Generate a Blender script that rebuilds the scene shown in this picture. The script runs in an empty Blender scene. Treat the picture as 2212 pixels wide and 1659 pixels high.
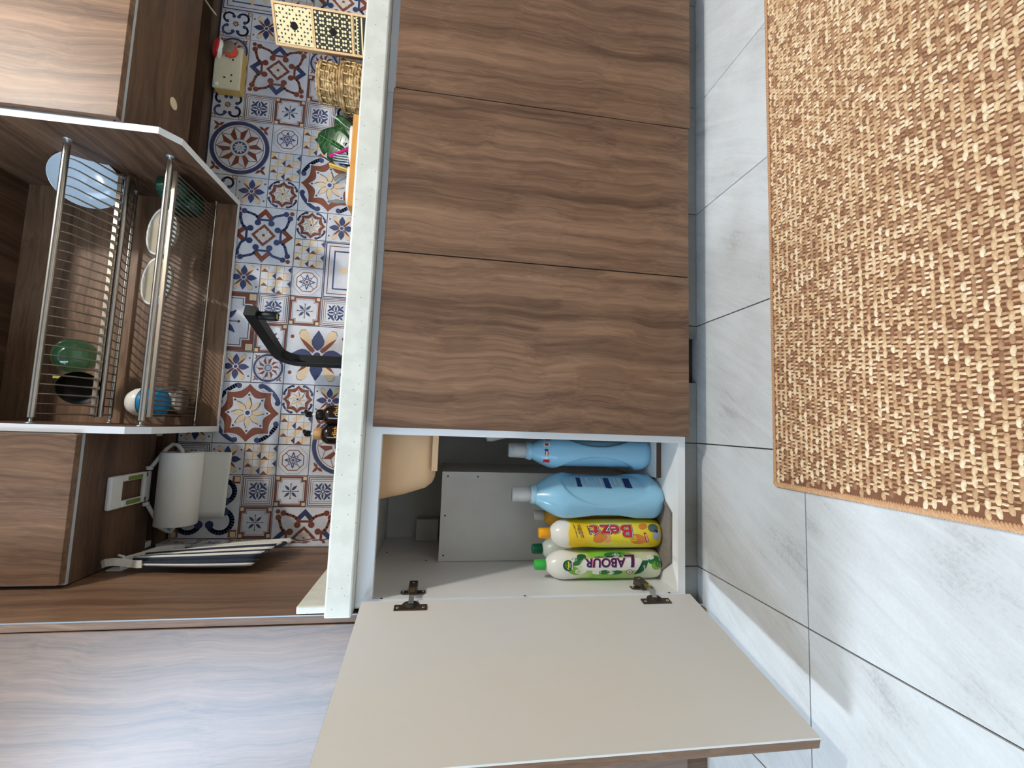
import bpy, bmesh, math, random
from mathutils import Vector, Matrix
random.seed(7)
SC = bpy.context.scene
COL = SC.collection
PI = math.pi

# ------------------------------------------------------------------ camera, world, lights, exposure
CAM = Vector((0.55007, -0.98650, 0.63114))
ROWS = ((0.0341043, -0.1518325, -0.9878177), (-0.9951976, 0.0855812, -0.0475134), (0.0917527, 0.9846942, -0.1481846))
FPX = 960.709
cd = bpy.data.cameras.new('camera'); cam = bpy.data.objects.new('camera', cd); COL.objects.link(cam)
r_, d_, f_ = [Vector(a) for a in ROWS]
cam.matrix_world = Matrix(((r_.x, -d_.x, -f_.x, CAM.x), (r_.y, -d_.y, -f_.y, CAM.y), (r_.z, -d_.z, -f_.z, CAM.z), (0, 0, 0, 1)))
cd.sensor_fit = 'HORIZONTAL'; cd.sensor_width = 36.0; cd.lens = FPX / 2212 * 36.0; cd.clip_start = 0.02
SC.camera = cam
w = bpy.data.worlds.new('world'); SC.world = w; w.use_nodes = True
bg = w.node_tree.nodes['Background']; bg.inputs['Color'].default_value = (0.93, 0.97, 1.0, 1); bg.inputs['Strength'].default_value = 0.20
SC.view_settings.view_transform = 'Standard'; SC.view_settings.look = 'None'
SC.view_settings.gamma = 1.0; SC.view_settings.exposure = 0.0; SC.view_settings.use_curve_mapping = False
LAMP = Vector((1.86, -0.98, 2.46))
ld = bpy.data.lights.new('ceiling_lamp_light', 'POINT'); ld.energy = 108; ld.color = (1.0, 0.96, 0.90); ld.shadow_soft_size = 0.05
lo = bpy.data.objects.new('ceiling_lamp_light', ld); COL.objects.link(lo); lo.location = LAMP
wd = bpy.data.lights.new('window_daylight', 'AREA'); wd.energy = 42; wd.color = (0.74, 0.87, 1.0); wd.shape = 'RECTANGLE'; wd.size = 0.16; wd.size_y = 0.50
wo = bpy.data.objects.new('window_daylight', wd); COL.objects.link(wo); wo.location = (-1.20, -0.49, 1.96)
wo.rotation_euler = (Vector((0.35, -0.40, 0.0)) - wo.location).to_track_quat('-Z', 'Z').to_euler()
bd = bpy.data.lights.new('tall_unit_sheen_light', 'AREA'); bd.energy = 84; bd.color = (0.56, 0.76, 1.0); bd.shape = 'RECTANGLE'; bd.size = 2.0; bd.size_y = 1.3  # added off-frame light that puts a bluish sheen on the tall unit
bo = bpy.data.objects.new('tall_unit_sheen_light', bd); COL.objects.link(bo); bo.location = (-1.26, -2.1, 1.9)
bo.rotation_euler = Vector((1, 0, 0)).to_track_quat('-Z', 'Z').to_euler()

# ------------------------------------------------------------------ helpers
def P(u, v, y):      # photo pixel -> point on the plane Y = y (metres)
    a = (u - 1106) / FPX; b = (v - 829.5) / FPX
    d = r_ * a + d_ * b + f_
    return CAM + d * ((y - CAM.y) / d.y)
def lin(c):
    c = c / 255.0
    return c / 12.92 if c <= 0.04045 else ((c + 0.055) / 1.055) ** 2.4
def rgb(r, g, b): return (lin(r), lin(g), lin(b), 1)
_M = {}
def nt(name):
    m = bpy.data.materials.new(name); m.use_nodes = True
    t = m.node_tree; return m, t.nodes, t.links, t.nodes['Principled BSDF']
def mat(name, col, rough=0.5, metal=0.0, var=0.06, scale=40, spec=0.5, bump=0.0, coat=0.0, trans=0.0, ior=1.45, c2=None):
    """plain procedural material: the colour drifts a little with noise"""
    if name in _M: return _M[name]
    m, n, l, b = nt(name)
    tc = n.new('ShaderNodeTexCoord'); nz = n.new('ShaderNodeTexNoise'); nz.inputs['Scale'].default_value = scale; nz.inputs['Detail'].default_value = 4
    l.new(tc.outputs['Object'], nz.inputs['Vector'])
    rp = n.new('ShaderNodeValToRGB'); rp.color_ramp.elements[0].position = 0.3; rp.color_ramp.elements[1].position = 0.7
    ca = tuple(x * (1 - var) for x in col[:3]) + (1,)
    cb = tuple(min(1, x * (1 + var)) for x in col[:3]) + (1,) if c2 is None else c2
    rp.color_ramp.elements[0].color = ca; rp.color_ramp.elements[1].color = cb
    l.new(nz.outputs['Fac'], rp.inputs['Fac']); l.new(rp.outputs['Color'], b.inputs['Base Color'])
    b.inputs['Roughness'].default_value = rough; b.inputs['Metallic'].default_value = metal
    b.inputs['Specular IOR Level'].default_value = spec; b.inputs['Coat Weight'].default_value = coat
    b.inputs['Transmission Weight'].default_value = trans; b.inputs['IOR'].default_value = ior
    if bump:
        bp = n.new('ShaderNodeBump'); bp.inputs['Strength'].default_value = bump; bp.inputs['Distance'].default_value = 0.002
        l.new(nz.outputs['Fac'], bp.inputs['Height']); l.new(bp.outputs['Normal'], b.inputs['Normal'])
    _M[name] = m; return m
def ramp(n, stops):
    rp = n.new('ShaderNodeValToRGB'); e = rp.color_ramp.elements
    while len(e) < len(stops): e.new(0.5)
    for i, (p, c) in enumerate(stops): e[i].position = p; e[i].color = c
    return rp
def wood(name, stops, axis='Z', rough=0.5, seed=0.0, spec=0.35, band=13.0, coat=0.0):
    """walnut-look laminate, grain along the given world axis"""
    if name in _M: return _M[name]
    m, n, l, b = nt(name)
    tc = n.new('ShaderNodeTexCoord')
    geo = n.new('ShaderNodeNewGeometry')
    mp = n.new('ShaderNodeMapping'); mp.inputs['Location'].default_value = (seed, seed * 0.7, seed * 1.3)
    l.new(geo.outputs['Position'], mp.inputs['Vector'])
    def noise(sc, detail, rough_=0.55, dist=0.0):
        s = {'Z': (sc[0], sc[0], sc[1]), 'X': (sc[1], sc[0], sc[0]), 'Y': (sc[0], sc[1], sc[0])}[axis]
        mm = n.new('ShaderNodeVectorMath'); mm.operation = 'MULTIPLY'; mm.inputs[1].default_value = s
        l.new(add.outputs[0], mm.inputs[0])
        z = n.new('ShaderNodeTexNoise'); z.inputs['Scale'].default_value = 1; z.inputs['Detail'].default_value = detail
        z.inputs['Roughness'].default_value = rough_; z.inputs['Distortion'].default_value = dist
        l.new(mm.outputs[0], z.inputs['Vector']); return z
    wz = n.new('ShaderNodeTexNoise'); wz.inputs['Scale'].default_value = 4.2; wz.inputs['Detail'].default_value = 2
    l.new(mp.outputs[0], wz.inputs['Vector'])
    sub = n.new('ShaderNodeVectorMath'); sub.operation = 'SUBTRACT'; sub.inputs[1].default_value = (.5, .5, .5); l.new(wz.outputs['Color'], sub.inputs[0])
    scl = n.new('ShaderNodeVectorMath'); scl.operation = 'SCALE'; scl.inputs['Scale'].default_value = 0.055; l.new(sub.outputs[0], scl.inputs[0])
    add = n.new('ShaderNodeVectorMath'); add.operation = 'ADD'; l.new(mp.outputs[0], add.inputs[0]); l.new(scl.outputs[0], add.inputs[1])
    a = noise((band, 0.35), 4, 0.62); c = noise((62, 1.3), 5, 0.68, .4); d = noise((420, 7), 3, 0.6)
    m1 = n.new('ShaderNodeMath'); m1.operation = 'MULTIPLY'; m1.inputs[1].default_value = 0.46; l.new(a.outputs['Fac'], m1.inputs[0])
    m2 = n.new('ShaderNodeMath'); m2.operation = 'MULTIPLY_ADD'; m2.inputs[1].default_value = 0.38; l.new(c.outputs['Fac'], m2.inputs[0]); l.new(m1.outputs[0], m2.inputs[2])
    m3 = n.new('ShaderNodeMath'); m3.operation = 'MULTIPLY_ADD'; m3.inputs[1].default_value = 0.16; l.new(d.outputs['Fac'], m3.inputs[0]); l.new(m2.outputs[0], m3.inputs[2])
    rp = ramp(n, stops); l.new(m3.outputs[0], rp.inputs['Fac']); l.new(rp.outputs['Color'], b.inputs['Base Color'])
    b.inputs['Roughness'].default_value = rough; b.inputs['Specular IOR Level'].default_value = spec
    b.inputs['Coat Weight'].default_value = coat; b.inputs['Coat Roughness'].default_value = .3
    bp = n.new('ShaderNodeBump'); bp.inputs['Strength'].default_value = 0.12; bp.inputs['Distance'].default_value = 0.0006
    l.new(m3.outputs[0], bp.inputs['Height']); l.new(bp.outputs['Normal'], b.inputs['Normal'])
    _M[name] = m; return m

class MB:
    def __init__(s): s.v = []; s.f = []; s.m = []; s.mats = []; s.sm = []
    def mi(s, m):
        if m not in s.mats: s.mats.append(m)
        return s.mats.index(m)
    def add(s, vs, fs, m, smooth=False, xf=None):
        o = len(s.v); i = s.mi(m)
        s.v += [tuple(xf @ Vector(p)) if xf else tuple(p) for p in vs]
        for f in fs: s.f.append(tuple(o + k for k in f)); s.m.append(i); s.sm.append(smooth)
    def box(s, x0, x1, y0, y1, z0, z1, m, xf=None, ch=0.0):
        if ch <= 0:
            vs = [(x, y, z) for z in (z0, z1) for y in (y0, y1) for x in (x0, x1)]
            s.add(vs, [(0, 2, 3, 1), (4, 5, 7, 6), (0, 1, 5, 4), (2, 6, 7, 3), (0, 4, 6, 2), (1, 3, 7, 5)], m, False, xf)
        else:
            bm = bmesh.new(); bmesh.ops.create_cube(bm, size=1)
            for v in bm.verts: v.co = Vector((x0 + (v.co.x + .5) * (x1 - x0), y0 + (v.co.y + .5) * (y1 - y0), z0 + (v.co.z + .5) * (z1 - z0)))
            bmesh.ops.bevel(bm, geom=bm.edges[:], offset=min(ch, .49 * min(x1 - x0, y1 - y0, z1 - z0)), segments=2, affect='EDGES', profile=.5)
            s.bm(bm, m, xf)
    def bm(s, bm, m, xf=None, smooth=False):
        bm.verts.ensure_lookup_table(); bm.verts.index_update()
        s.add([v.co[:] for v in bm.verts], [tuple(v.index for v in f.verts) for f in bm.faces], m, smooth, xf); bm.free()
    def prism(s, pts, a, b, fn, m, caps=True, smooth=False):
        """pts: 2D outline; fn(p,q,h)->xyz; extruded from h=a to h=b"""
        n = len(pts); vs = [fn(p[0], p[1], a) for p in pts] + [fn(p[0], p[1], b) for p in pts]
        fs = [(i, (i + 1) % n, n + (i + 1) % n, n + i) for i in range(n)]
        s.add(vs, fs, m, smooth)
        if caps: s.add(vs, [tuple(range(n))[::-1], tuple(range(n, 2 * n))], m, False)
    def tube(s, path, r, m, n=8, caps=True, smooth=True, flat=None, up=None, closed=False):
        path = [Vector(p) for p in path]; k = len(path)
        rs = r if isinstance(r, (list, tuple)) else [r] * k
        vs = []; prev = None
        for i, p in enumerate(path):
            if closed: t = (path[(i + 1) % k] - path[i - 1]).normalized()
            else: t = (path[min(i + 1, k - 1)] - path[max(i - 1, 0)]).normalized()
            if prev is None:
                u = Vector(up) if up else (Vector((0, 0, 1)) if abs(t.z) < .9 else Vector((1, 0, 0)))
            else: u = prev
            a = (u - t * u.dot(t)).normalized(); prev = a; b_ = t.cross(a)
            for j in range(n):
                th = 2 * PI * (j + .5) / n
                vs.append(p + a * (math.cos(th) * rs[i] * (flat or 1)) + b_ * (math.sin(th) * rs[i]))
        fs = []
        for i in range(k if closed else k - 1):
            i2 = (i + 1) % k
            for j in range(n): fs.append((i * n + j, i * n + (j + 1) % n, i2 * n + (j + 1) % n, i2 * n + j))
        s.add(vs, fs, m, smooth)
        if caps and not closed: s.add(vs, [tuple(range(n))[::-1], tuple(range((k - 1) * n, k * n))], m, False)
    def lathe(s, prof, o, m, ax=(0, 0, 1), n=32, smooth=True, caps=True, sx=1.0, sy=1.0, xref=None):
        """prof: list of (radius, height) along axis ax from origin o"""
        ax = Vector(ax).normalized(); o = Vector(o)
        e1 = Vector(xref) if xref else (Vector((1, 0, 0)) if abs(ax.x) < .9 else Vector((0, 1, 0)))
        e1 = (e1 - ax * e1.dot(ax)).normalized(); e2 = ax.cross(e1)
        vs = []
        for r, h in prof:
            for j in range(n):
                th = 2 * PI * j / n
                vs.append(o + ax * h + e1 * (r * sx * math.cos(th)) + e2 * (r * sy * math.sin(th)))
        fs = []
        for i in range(len(prof) - 1):
            for j in range(n): fs.append((i * n + j, i * n + (j + 1) % n, (i + 1) * n + (j + 1) % n, (i + 1) * n + j))
        s.add(vs, fs, m, smooth)
        if caps:
            k = len(prof) - 1
            cf = []
            if prof[0][0] > 1e-6: cf.append(tuple(range(n))[::-1])
            if prof[-1][0] > 1e-6: cf.append(tuple(range(k * n, k * n + n)))
            if cf: s.add(vs, cf, m, False)
    def loft(s, secs, m, smooth=True, caps=True):
        n = len(secs[0]); vs = [p for q in secs for p in q]; fs = []
        for i in range(len(secs) - 1):
            for j in range(n): fs.append((i * n + j, i * n + (j + 1) % n, (i + 1) * n + (j + 1) % n, (i + 1) * n + j))
        s.add(vs, fs, m, smooth)
        if caps: s.add(vs, [tuple(range(n))[::-1], tuple(range((len(secs) - 1) * n, len(secs) * n))], m, False)
    def grid(s, rows, m, smooth=True):
        n = len(rows[0]); vs = [p for q in rows for p in q]
        s.add(vs, [(i * n + j, i * n + j + 1, (i + 1) * n + j + 1, (i + 1) * n + j) for i in range(len(rows) - 1) for j in range(n - 1)], m, smooth)
    def mesh(s, name, loc=Vector()):
        me = bpy.data.meshes.new(name)
        me.from_pydata([(p[0] - loc.x, p[1] - loc.y, p[2] - loc.z) for p in s.v], [], s.f)
        for m in s.mats: me.materials.append(m)
        me.polygons.foreach_set('material_index', s.m); me.polygons.foreach_set('use_smooth', s.sm); me.update()
        return me
def wloc(o):
    p = Vector(o.location)
    while o.parent: o = o.parent; p = p + Vector(o.location)
    return p
def obj(name, mb, parent=None, loc=None, bevel=0.0, solid=0.0, subd=0, kind=None):
    """link one mesh object; vertices are given in world coordinates"""
    if parent is not None: base = wloc(parent); off = Vector()
    if loc is None:
        if parent is None:
            xs = [p[0] for p in mb.v]; ys = [p[1] for p in mb.v]; zs = [p[2] for p in mb.v]
            loc = Vector(((min(xs) + max(xs)) / 2, (min(ys) + max(ys)) / 2, min(zs)))
        else: loc = base
    loc = Vector(loc)
    o = bpy.data.objects.new(name, mb.mesh(name, loc)); COL.objects.link(o)
    if parent is not None: o.parent = parent; o.location = loc - base
    else: o.location = loc
    if solid: md = o.modifiers.new('solid', 'SOLIDIFY'); md.thickness = solid; md.offset = 0
    if subd: md = o.modifiers.new('sub', 'SUBSURF'); md.levels = subd; md.render_levels = subd
    if bevel: md = o.modifiers.new('bevel', 'BEVEL'); md.width = bevel; md.segments = 2; md.limit_method = 'ANGLE'
    if kind: o['kind'] = kind
    return o
def tag(o, label, cat, group=None):
    o['label'] = label; o['category'] = cat
    if group: o['group'] = group
    return o
def thing(name, label, cat, loc, group=None):
    o = bpy.data.objects.new(name, None); COL.objects.link(o); o.location = loc; o.empty_display_size = .05
    return tag(o, label, cat, group)
def struct(name, mb, parent=None, **k):
    o = obj(name, mb, parent, **k)
    if parent is None: o['kind'] = 'structure'
    return o
def clone(o, parent, delta=(0, 0, 0)):
    c = o.copy(); COL.objects.link(c); c.parent = parent; c.location = Vector(o.location) + Vector(delta); return c
_T = {}
def text2d(s, size=1.0, off=0.0, shear=0.0, res=3):
    """outline of a word as flat 2D mesh (verts, faces), start at x=0, baseline y=0"""
    key = (s, size, off, shear, res)
    if key in _T: return _T[key]
    c = bpy.data.curves.new('word', 'FONT'); c.body = s; c.size = size; c.offset = off; c.shear = shear; c.resolution_u = res
    o = bpy.data.objects.new('word', c); COL.objects.link(o)
    dg = bpy.context.evaluated_depsgraph_get(); me = bpy.data.meshes.new_from_object(o.evaluated_get(dg))
    vs = [v.co[:] for v in me.vertices]; fs = [tuple(p.vertices) for p in me.polygons]
    bpy.data.objects.remove(o); bpy.data.curves.remove(c); bpy.data.meshes.remove(me)
    w = max(v[0] for v in vs) if vs else 0
    _T[key] = (vs, fs, w); return _T[key]
def word(mb, s, fn, m, width=None, size=1.0, off=0.0, shear=0.0):
    """lay a word on a surface: fn(a, b) -> xyz with a along the line and b up"""
    vs, fs, w = text2d(s, size, off, shear); k = (width / w) if width else 1.0
    mb.add([fn(v[0] * k, v[1]) for v in vs], fs, m)
def arc(cx, cy, r, a0, a1, n=12): return [(cx + r * math.cos(a0 + (a1 - a0) * i / n), cy + r * math.sin(a0 + (a1 - a0) * i / n)) for i in range(n + 1)]
def rrect(x0, x1, y0, y1, r, n=5):
    p = []
    for cx, cy, a in ((x1 - r, y1 - r, 0), (x0 + r, y1 - r, PI / 2), (x0 + r, y0 + r, PI), (x1 - r, y0 + r, 1.5 * PI)):
        p += [(cx + r * math.cos(a + PI / 2 * i / n), cy + r * math.sin(a + PI / 2 * i / n)) for i in range(n + 1)]
    return p

# ------------------------------------------------------------------ materials
WAL = [(0.34, rgb(70, 50, 38)), (0.43, rgb(96, 71, 54)), (0.50, rgb(117, 89, 68)), (0.57, rgb(134, 103, 80)), (0.68, rgb(156, 122, 95))]
M_DOOR = wood('walnut_door', WAL, 'Z', 0.45)
M_DOOR2 = wood('walnut_upper_door', WAL, 'Z', 0.45, seed=3.7)
M_TALL = wood('walnut_tall', WAL, 'Z', 0.33, seed=8.1, spec=1.0, coat=0.5)
M_SIDE = wood('walnut_side', WAL, 'Z', 0.42, seed=5.2, spec=0.5)
WAL_SHADE = [(p, (k[0] * .58, k[1] * .56, k[2] * .55, 1)) for p, k in WAL]      # same walnut, shade inside and under the wall units darkened into its colours
M_UNDER = wood('walnut_underside_shaded', WAL_SHADE, 'X', 0.5, seed=2.2)
M_INNER = wood('walnut_inner_shaded', WAL_SHADE, 'Y', 0.5, seed=6.4)
M_BACK = wood('walnut_back', WAL, 'X', 0.5, seed=9.4)
M_WHITE = mat('white_laminate', rgb(232, 232, 230), 0.42, var=0.02, scale=8)
M_DOORIN = mat('door_white_laminate', rgb(222, 221, 219), 0.42, var=0.02, scale=3, c2=rgb(222, 217, 206))
M_EDGE = mat('white_edge_band', rgb(214, 214, 216), 0.4, var=0.02, scale=20)
M_GREY = mat('grey_board', rgb(214, 212, 206), 0.55, var=0.05, scale=12)
M_DARK = mat('dark_inside', rgb(52, 50, 47), 0.8)
M_ALU = mat('aluminium_profile', rgb(150, 153, 156), 0.4, metal=0.7, var=0.03)
M_BLACK = mat('matt_black', rgb(12, 14, 13), 0.45, var=0.1, spec=0.3)
M_CHROME = mat('stainless_steel', rgb(180, 174, 166), 0.25, metal=1.0, var=0.03)
M_WIRE = mat('steel_wire', rgb(150, 139, 126), 0.42, metal=0.9, var=0.04)
M_BRONZE = mat('dark_nickel', rgb(104, 92, 86), 0.35, metal=0.9, var=0.15, scale=300)
M_GROUT = mat('grout', rgb(92, 86, 92), 0.9, var=0.1, scale=200)
M_FGROUT = mat('floor_grout', rgb(70, 66, 62), 0.9, var=0.1, scale=200)
# ------------------------------------------------------------------ the room
D = 0.56                       # tiled wall face
T = 0.0986374; TX = 0.165744; TZ1 = 1.15553
FT = 0.298569; FX = 0.221778; FY = -0.28104
ZDT = 0.77848; ZDB = 0.05843; ZIT = 0.76064; ZIB = 0.07589; ZWT = 0.84796; ZWB = 0.79537
XG1 = 1.3049; XG2 = 0.92166; XD3 = 0.53619; XIR = 0.52076; XIL = 0.17855; XW = 0.154

def stone(name, c1, c2, c3, sc=1.0):
    m, n, l, b = nt(name)
    tc = n.new('ShaderNodeTexCoord'); inf = n.new('ShaderNodeObjectInfo')
    sh = n.new('ShaderNodeVectorMath'); sh.operation = 'MULTIPLY_ADD'; sh.inputs[1].default_value = (9, 7, 5)
    cb = n.new('ShaderNodeCombineXYZ'); l.new(inf.outputs['Random'], cb.inputs[0]); l.new(inf.outputs['Random'], cb.inputs[1])
    l.new(cb.outputs[0], sh.inputs[0]); l.new(tc.outputs['Object'], sh.inputs[2])
    mp = n.new('ShaderNodeMapping'); mp.vector_type = 'TEXTURE'; mp.inputs['Rotation'].default_value = (0, 0, 1.05); mp.inputs['Scale'].default_value = (.16, .022, .05)
    l.new(sh.outputs[0], mp.inputs['Vector'])
    z1 = n.new('ShaderNodeTexNoise'); z1.inputs['Scale'].default_value = 1; z1.inputs['Detail'].default_value = 8; z1.inputs['Roughness'].default_value = .7; z1.inputs['Distortion'].default_value = .8
    l.new(mp.outputs[0], z1.inputs['Vector'])
    z2 = n.new('ShaderNodeTexNoise'); z2.inputs['Scale'].default_value = 6; z2.inputs['Detail'].default_value = 3; l.new(sh.outputs[0], z2.inputs['Vector'])
    mx = n.new('ShaderNodeMath'); mx.operation = 'MULTIPLY_ADD'; mx.inputs[1].default_value = .5; l.new(z2.outputs['Fac'], mx.inputs[0])
    m2 = n.new('ShaderNodeMath'); m2.operation = 'MULTIPLY'; m2.inputs[1].default_value = .5; l.new(z1.outputs['Fac'], m2.inputs[0]); l.new(m2.outputs[0], mx.inputs[2])
    z3 = n.new('ShaderNodeTexNoise'); z3.inputs['Scale'].default_value = 170; z3.inputs['Detail'].default_value = 4; z3.inputs['Roughness'].default_value = .7; l.new(sh.outputs[0], z3.inputs['Vector'])
    m4 = n.new('ShaderNodeMath'); m4.operation = 'MULTIPLY_ADD'; m4.inputs[1].default_value = .22; l.new(z3.outputs['Fac'], m4.inputs[0]); l.new(mx.outputs[0], m4.inputs[2])
    rp = ramp(n, [(.44, c1), (.53, c2), (.70, c3)]); l.new(m4.outputs[0], rp.inputs['Fac']); l.new(rp.outputs['Color'], b.inputs['Base Color'])
    b.inputs['Roughness'].default_value = .5; b.inputs['Specular IOR Level'].default_value = .4
    return m
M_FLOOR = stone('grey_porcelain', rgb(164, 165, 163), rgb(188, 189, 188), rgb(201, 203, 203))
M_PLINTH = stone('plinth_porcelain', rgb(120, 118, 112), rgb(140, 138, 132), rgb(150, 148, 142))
M_PAINT = mat('wall_paint', rgb(214, 212, 206), 0.8, var=0.02, scale=6)

mb = MB(); mb.box(-1.3, 3.2, -3.3, 0.66, -0.06, -0.004, M_FGROUT); floor = struct('floor', mb)
mb = MB(); g = 0.0013
mb.box(g, FT - g, g, 2 * FT - g, -0.004, 0.0, M_FLOOR, ch=0.0006)
tile0 = None
for i in range(-4, 9):
    for j in (-5, -4, -3, -2, -1, 0):
        x = FX + i * FT; y = FY + j * 2 * FT
        if tile0 is None: tile0 = obj('floor_tile', mb, floor, loc=(0, 0, 0)); base = wloc(floor); t = tile0
        else: t = clone(tile0, floor)
        t.location = Vector((x, y, 0)) - base
for j in (0,):   # the strip of tiles running in under the cabinets
    for i in range(-4, 9):
        t = clone(tile0, floor); t.location = Vector((FX + i * FT, FY + 2 * FT, 0)) - base
mb = MB(); mb.box(-1.3, 3.2, D + 0.009, 0.66, 0, 2.6, M_GROUT); wall_back = struct('wall_back', mb)
mb = MB(); mb.box(-1.3, 3.2, -3.3, 0.66, 2.6, 2.66, M_PAINT); struct('ceiling', mb)
mb = MB()
for a in ((-1.36, -1.3, -3.3, 0.66, 0, 0.9), (-1.36, -1.3, -3.3, 0.66, 2.58, 2.6), (-1.36, -1.3, -1.05, -0.62, .9, 2.58), (-1.36, -1.3, -0.36, 0.66, .9, 2.58), (-1.36, -1.3, -0.62, -0.36, .9, 1.65)): mb.box(*a, M_PAINT)
struct('wall_left', mb)
mb = MB()
for y0, y1, z0 in ((-3.15, -1.05, .9), (-.62, -.36, 1.65)):
    for a in ((y0, y0 + .03, z0, 2.58), (y1 - .03, y1, z0, 2.58), (y0 + .03, y1 - .03, z0, z0 + .03), (y0 + .03, y1 - .03, 2.55, 2.58)): mb.box(-1.34, -1.31, *a, M_EDGE)
struct('window_1', mb)
mb = MB(); mb.lathe([(0.0, 0.139), (0.07, 0.139), (0.075, 0.12), (0.012, 0.115), (0.012, 0.09), (0.03, 0.08), (0.0, 0.08)], LAMP, M_EDGE, n=24)
lamp = thing('pendant_lamp', 'white ceiling rose and stem of the lamp above the mat', 'lamp', LAMP + Vector((0, 0, .08)))
obj('lamp_stem', mb, lamp)

# ------------------------------------------------------------------ patterned wall tiles
def print_mat(name, c, worn, amt=0.55):
    m, n, l, b = nt(name)
    g_ = n.new('ShaderNodeNewGeometry')
    z = n.new('ShaderNodeTexNoise'); z.inputs['Scale'].default_value = 60; z.inputs['Detail'].default_value = 6; z.inputs['Roughness'].default_value = .7
    l.new(g_.outputs['Position'], z.inputs['Vector'])
    z2 = n.new('ShaderNodeTexNoise'); z2.inputs['Scale'].default_value = 11; z2.inputs['Detail'].default_value = 2; l.new(g_.outputs['Position'], z2.inputs['Vector'])
    ad = n.new('ShaderNodeMath'); ad.operation = 'MULTIPLY_ADD'; ad.inputs[1].default_value = .6; l.new(z2.outputs['Fac'], ad.inputs[0])
    h = n.new('ShaderNodeMath'); h.operation = 'MULTIPLY'; h.inputs[1].default_value = .4; l.new(z.outputs['Fac'], h.inputs[0]); l.new(h.outputs[0], ad.inputs[2])
    wc = tuple(c[i] * (1 - amt) + worn[i] * amt for i in range(3)) + (1,)
    rp = ramp(n, [(.42, c), (.68, wc)]); l.new(ad.outputs[0], rp.inputs['Fac']); l.new(rp.outputs['Color'], b.inputs['Base Color'])
    b.inputs['Roughness'].default_value = .38; b.inputs['Specular IOR Level'].default_value = .45
    return m
TW = print_mat('tile_white', rgb(214, 213, 217), rgb(176, 180, 194), .8)
TN = print_mat('tile_navy', rgb(48, 58, 96), rgb(84, 92, 122), .55)
TR = print_mat('tile_rust', rgb(118, 62, 44), rgb(142, 92, 72), .5)
TB = print_mat('tile_beige', rgb(222, 196, 160), rgb(200, 176, 146), .6)
TD = print_mat('tile_ink', rgb(60, 54, 62), rgb(96, 88, 92), .4)
TL = print_mat('tile_line', rgb(150, 132, 122), rgb(176, 164, 158), .5)

class Motif:
    """flat print of one tile in design coordinates p (down the wall) and q (to the left), both -1..1"""
    def __init__(s): s.L = []; s.k = 0
    def poly(s, pts, m, up=1): s.k += up; s.L.append((pts, m, s.k))
    def rect(s, x0, x1, y0, y1, m): s.poly([(x0, y0), (x1, y0), (x1, y1), (x0, y1)], m)
    def disc(s, x, y, r, m, n=14, ry=None): s.poly([(x + r * math.cos(2 * PI * i / n), y + (ry or r) * math.sin(2 * PI * i / n)) for i in range(n)], m)
    def strip(s, pts, w, m, up=1):
        s.k += up
        for i in range(len(pts) - 1):
            a = Vector((pts[i][0], pts[i][1])); b = Vector((pts[i + 1][0], pts[i + 1][1])); t = (b - a).normalized(); nn = Vector((-t.y, t.x)) * (w / 2); e = t * (w * .18)
            s.L.append(([tuple(a - e + nn), tuple(b + e + nn), tuple(b + e - nn), tuple(a - e - nn)][::-1], m, s.k))
    def ring(s, x, y, r0, r1, m, n=36):
        s.k += 1
        for i in range(n):
            a = 2 * PI * i / n; b = 2 * PI * (i + 1) / n
            s.L.append(([(x + r0 * math.cos(a), y + r0 * math.sin(a)), (x + r1 * math.cos(a), y + r1 * math.sin(a)), (x + r1 * math.cos(b), y + r1 * math.sin(b)), (x + r0 * math.cos(b), y + r0 * math.sin(b))], m, s.k))
    def frame(s, a, b, m):
        s.k += 1
        for x0, x1, y0, y1 in ((-a, a, -a, -b), (-a, a, b, a), (-a, -b, -b, b), (b, a, -b, b)): s.L.append(([(x0, y0), (x1, y0), (x1, y1), (x0, y1)], m, s.k))
    def petal(s, a, r0, r1, w, m, x=0, y=0, tip=.55):
        c, d = math.cos(a), math.sin(a); pts = []
        K = [(0, 0), (.12, .55), (.3, .92), (tip if tip < .5 else .48, 1.0), (.68, .72), (.86, .32), (1, 0)]
        K = K + [(t, -h) for t, h in K[-2:0:-1]]
        for t, h in K:
            rr = r0 + (r1 - r0) * t; hh = h * w / 2; pts.append((x + c * rr - d * hh, y + d * rr + c * hh))
        s.poly(pts, m)
def four(f):
    for k in range(4):
        c, d = [(1, 0), (0, 1), (-1, 0), (0, -1)][k]
        f(lambda x, y: (c * x - d * y, d * x + c * y), k)
def d_star():        # thin star inside a stepped brown frame
    M = Motif(); M.rect(-1, 1, -1, 1, TR)
    def oct_(a, b): return [(-a, -b), (-b, -b), (-b, -a), (b, -a), (b, -b), (a, -b), (a, b), (b, b), (b, a), (-b, a), (-b, b), (-a, b)]
    M.poly(oct_(.86, .62), TW); M.poly(oct_(.81, .58), TD); M.poly(oct_(.785, .555), TW)
    for x in (-.86, .86):
        for y in (-.86, .86): M.rect(x - .13, x + .13, y - .13, y + .13, TD); M.rect(x - .11, x + .11, y - .11, y + .11, TB)
    for k in range(4):
        a = PI / 4 + k * PI / 2; M.petal(a, .1, .56, .17, TN)
        a = k * PI / 2; M.strip([(0, 0), (.5 * math.cos(a), .5 * math.sin(a))], .035, TD); M.disc(.48 * math.cos(a), .48 * math.sin(a), .045, TD, 8)
    return M
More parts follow.
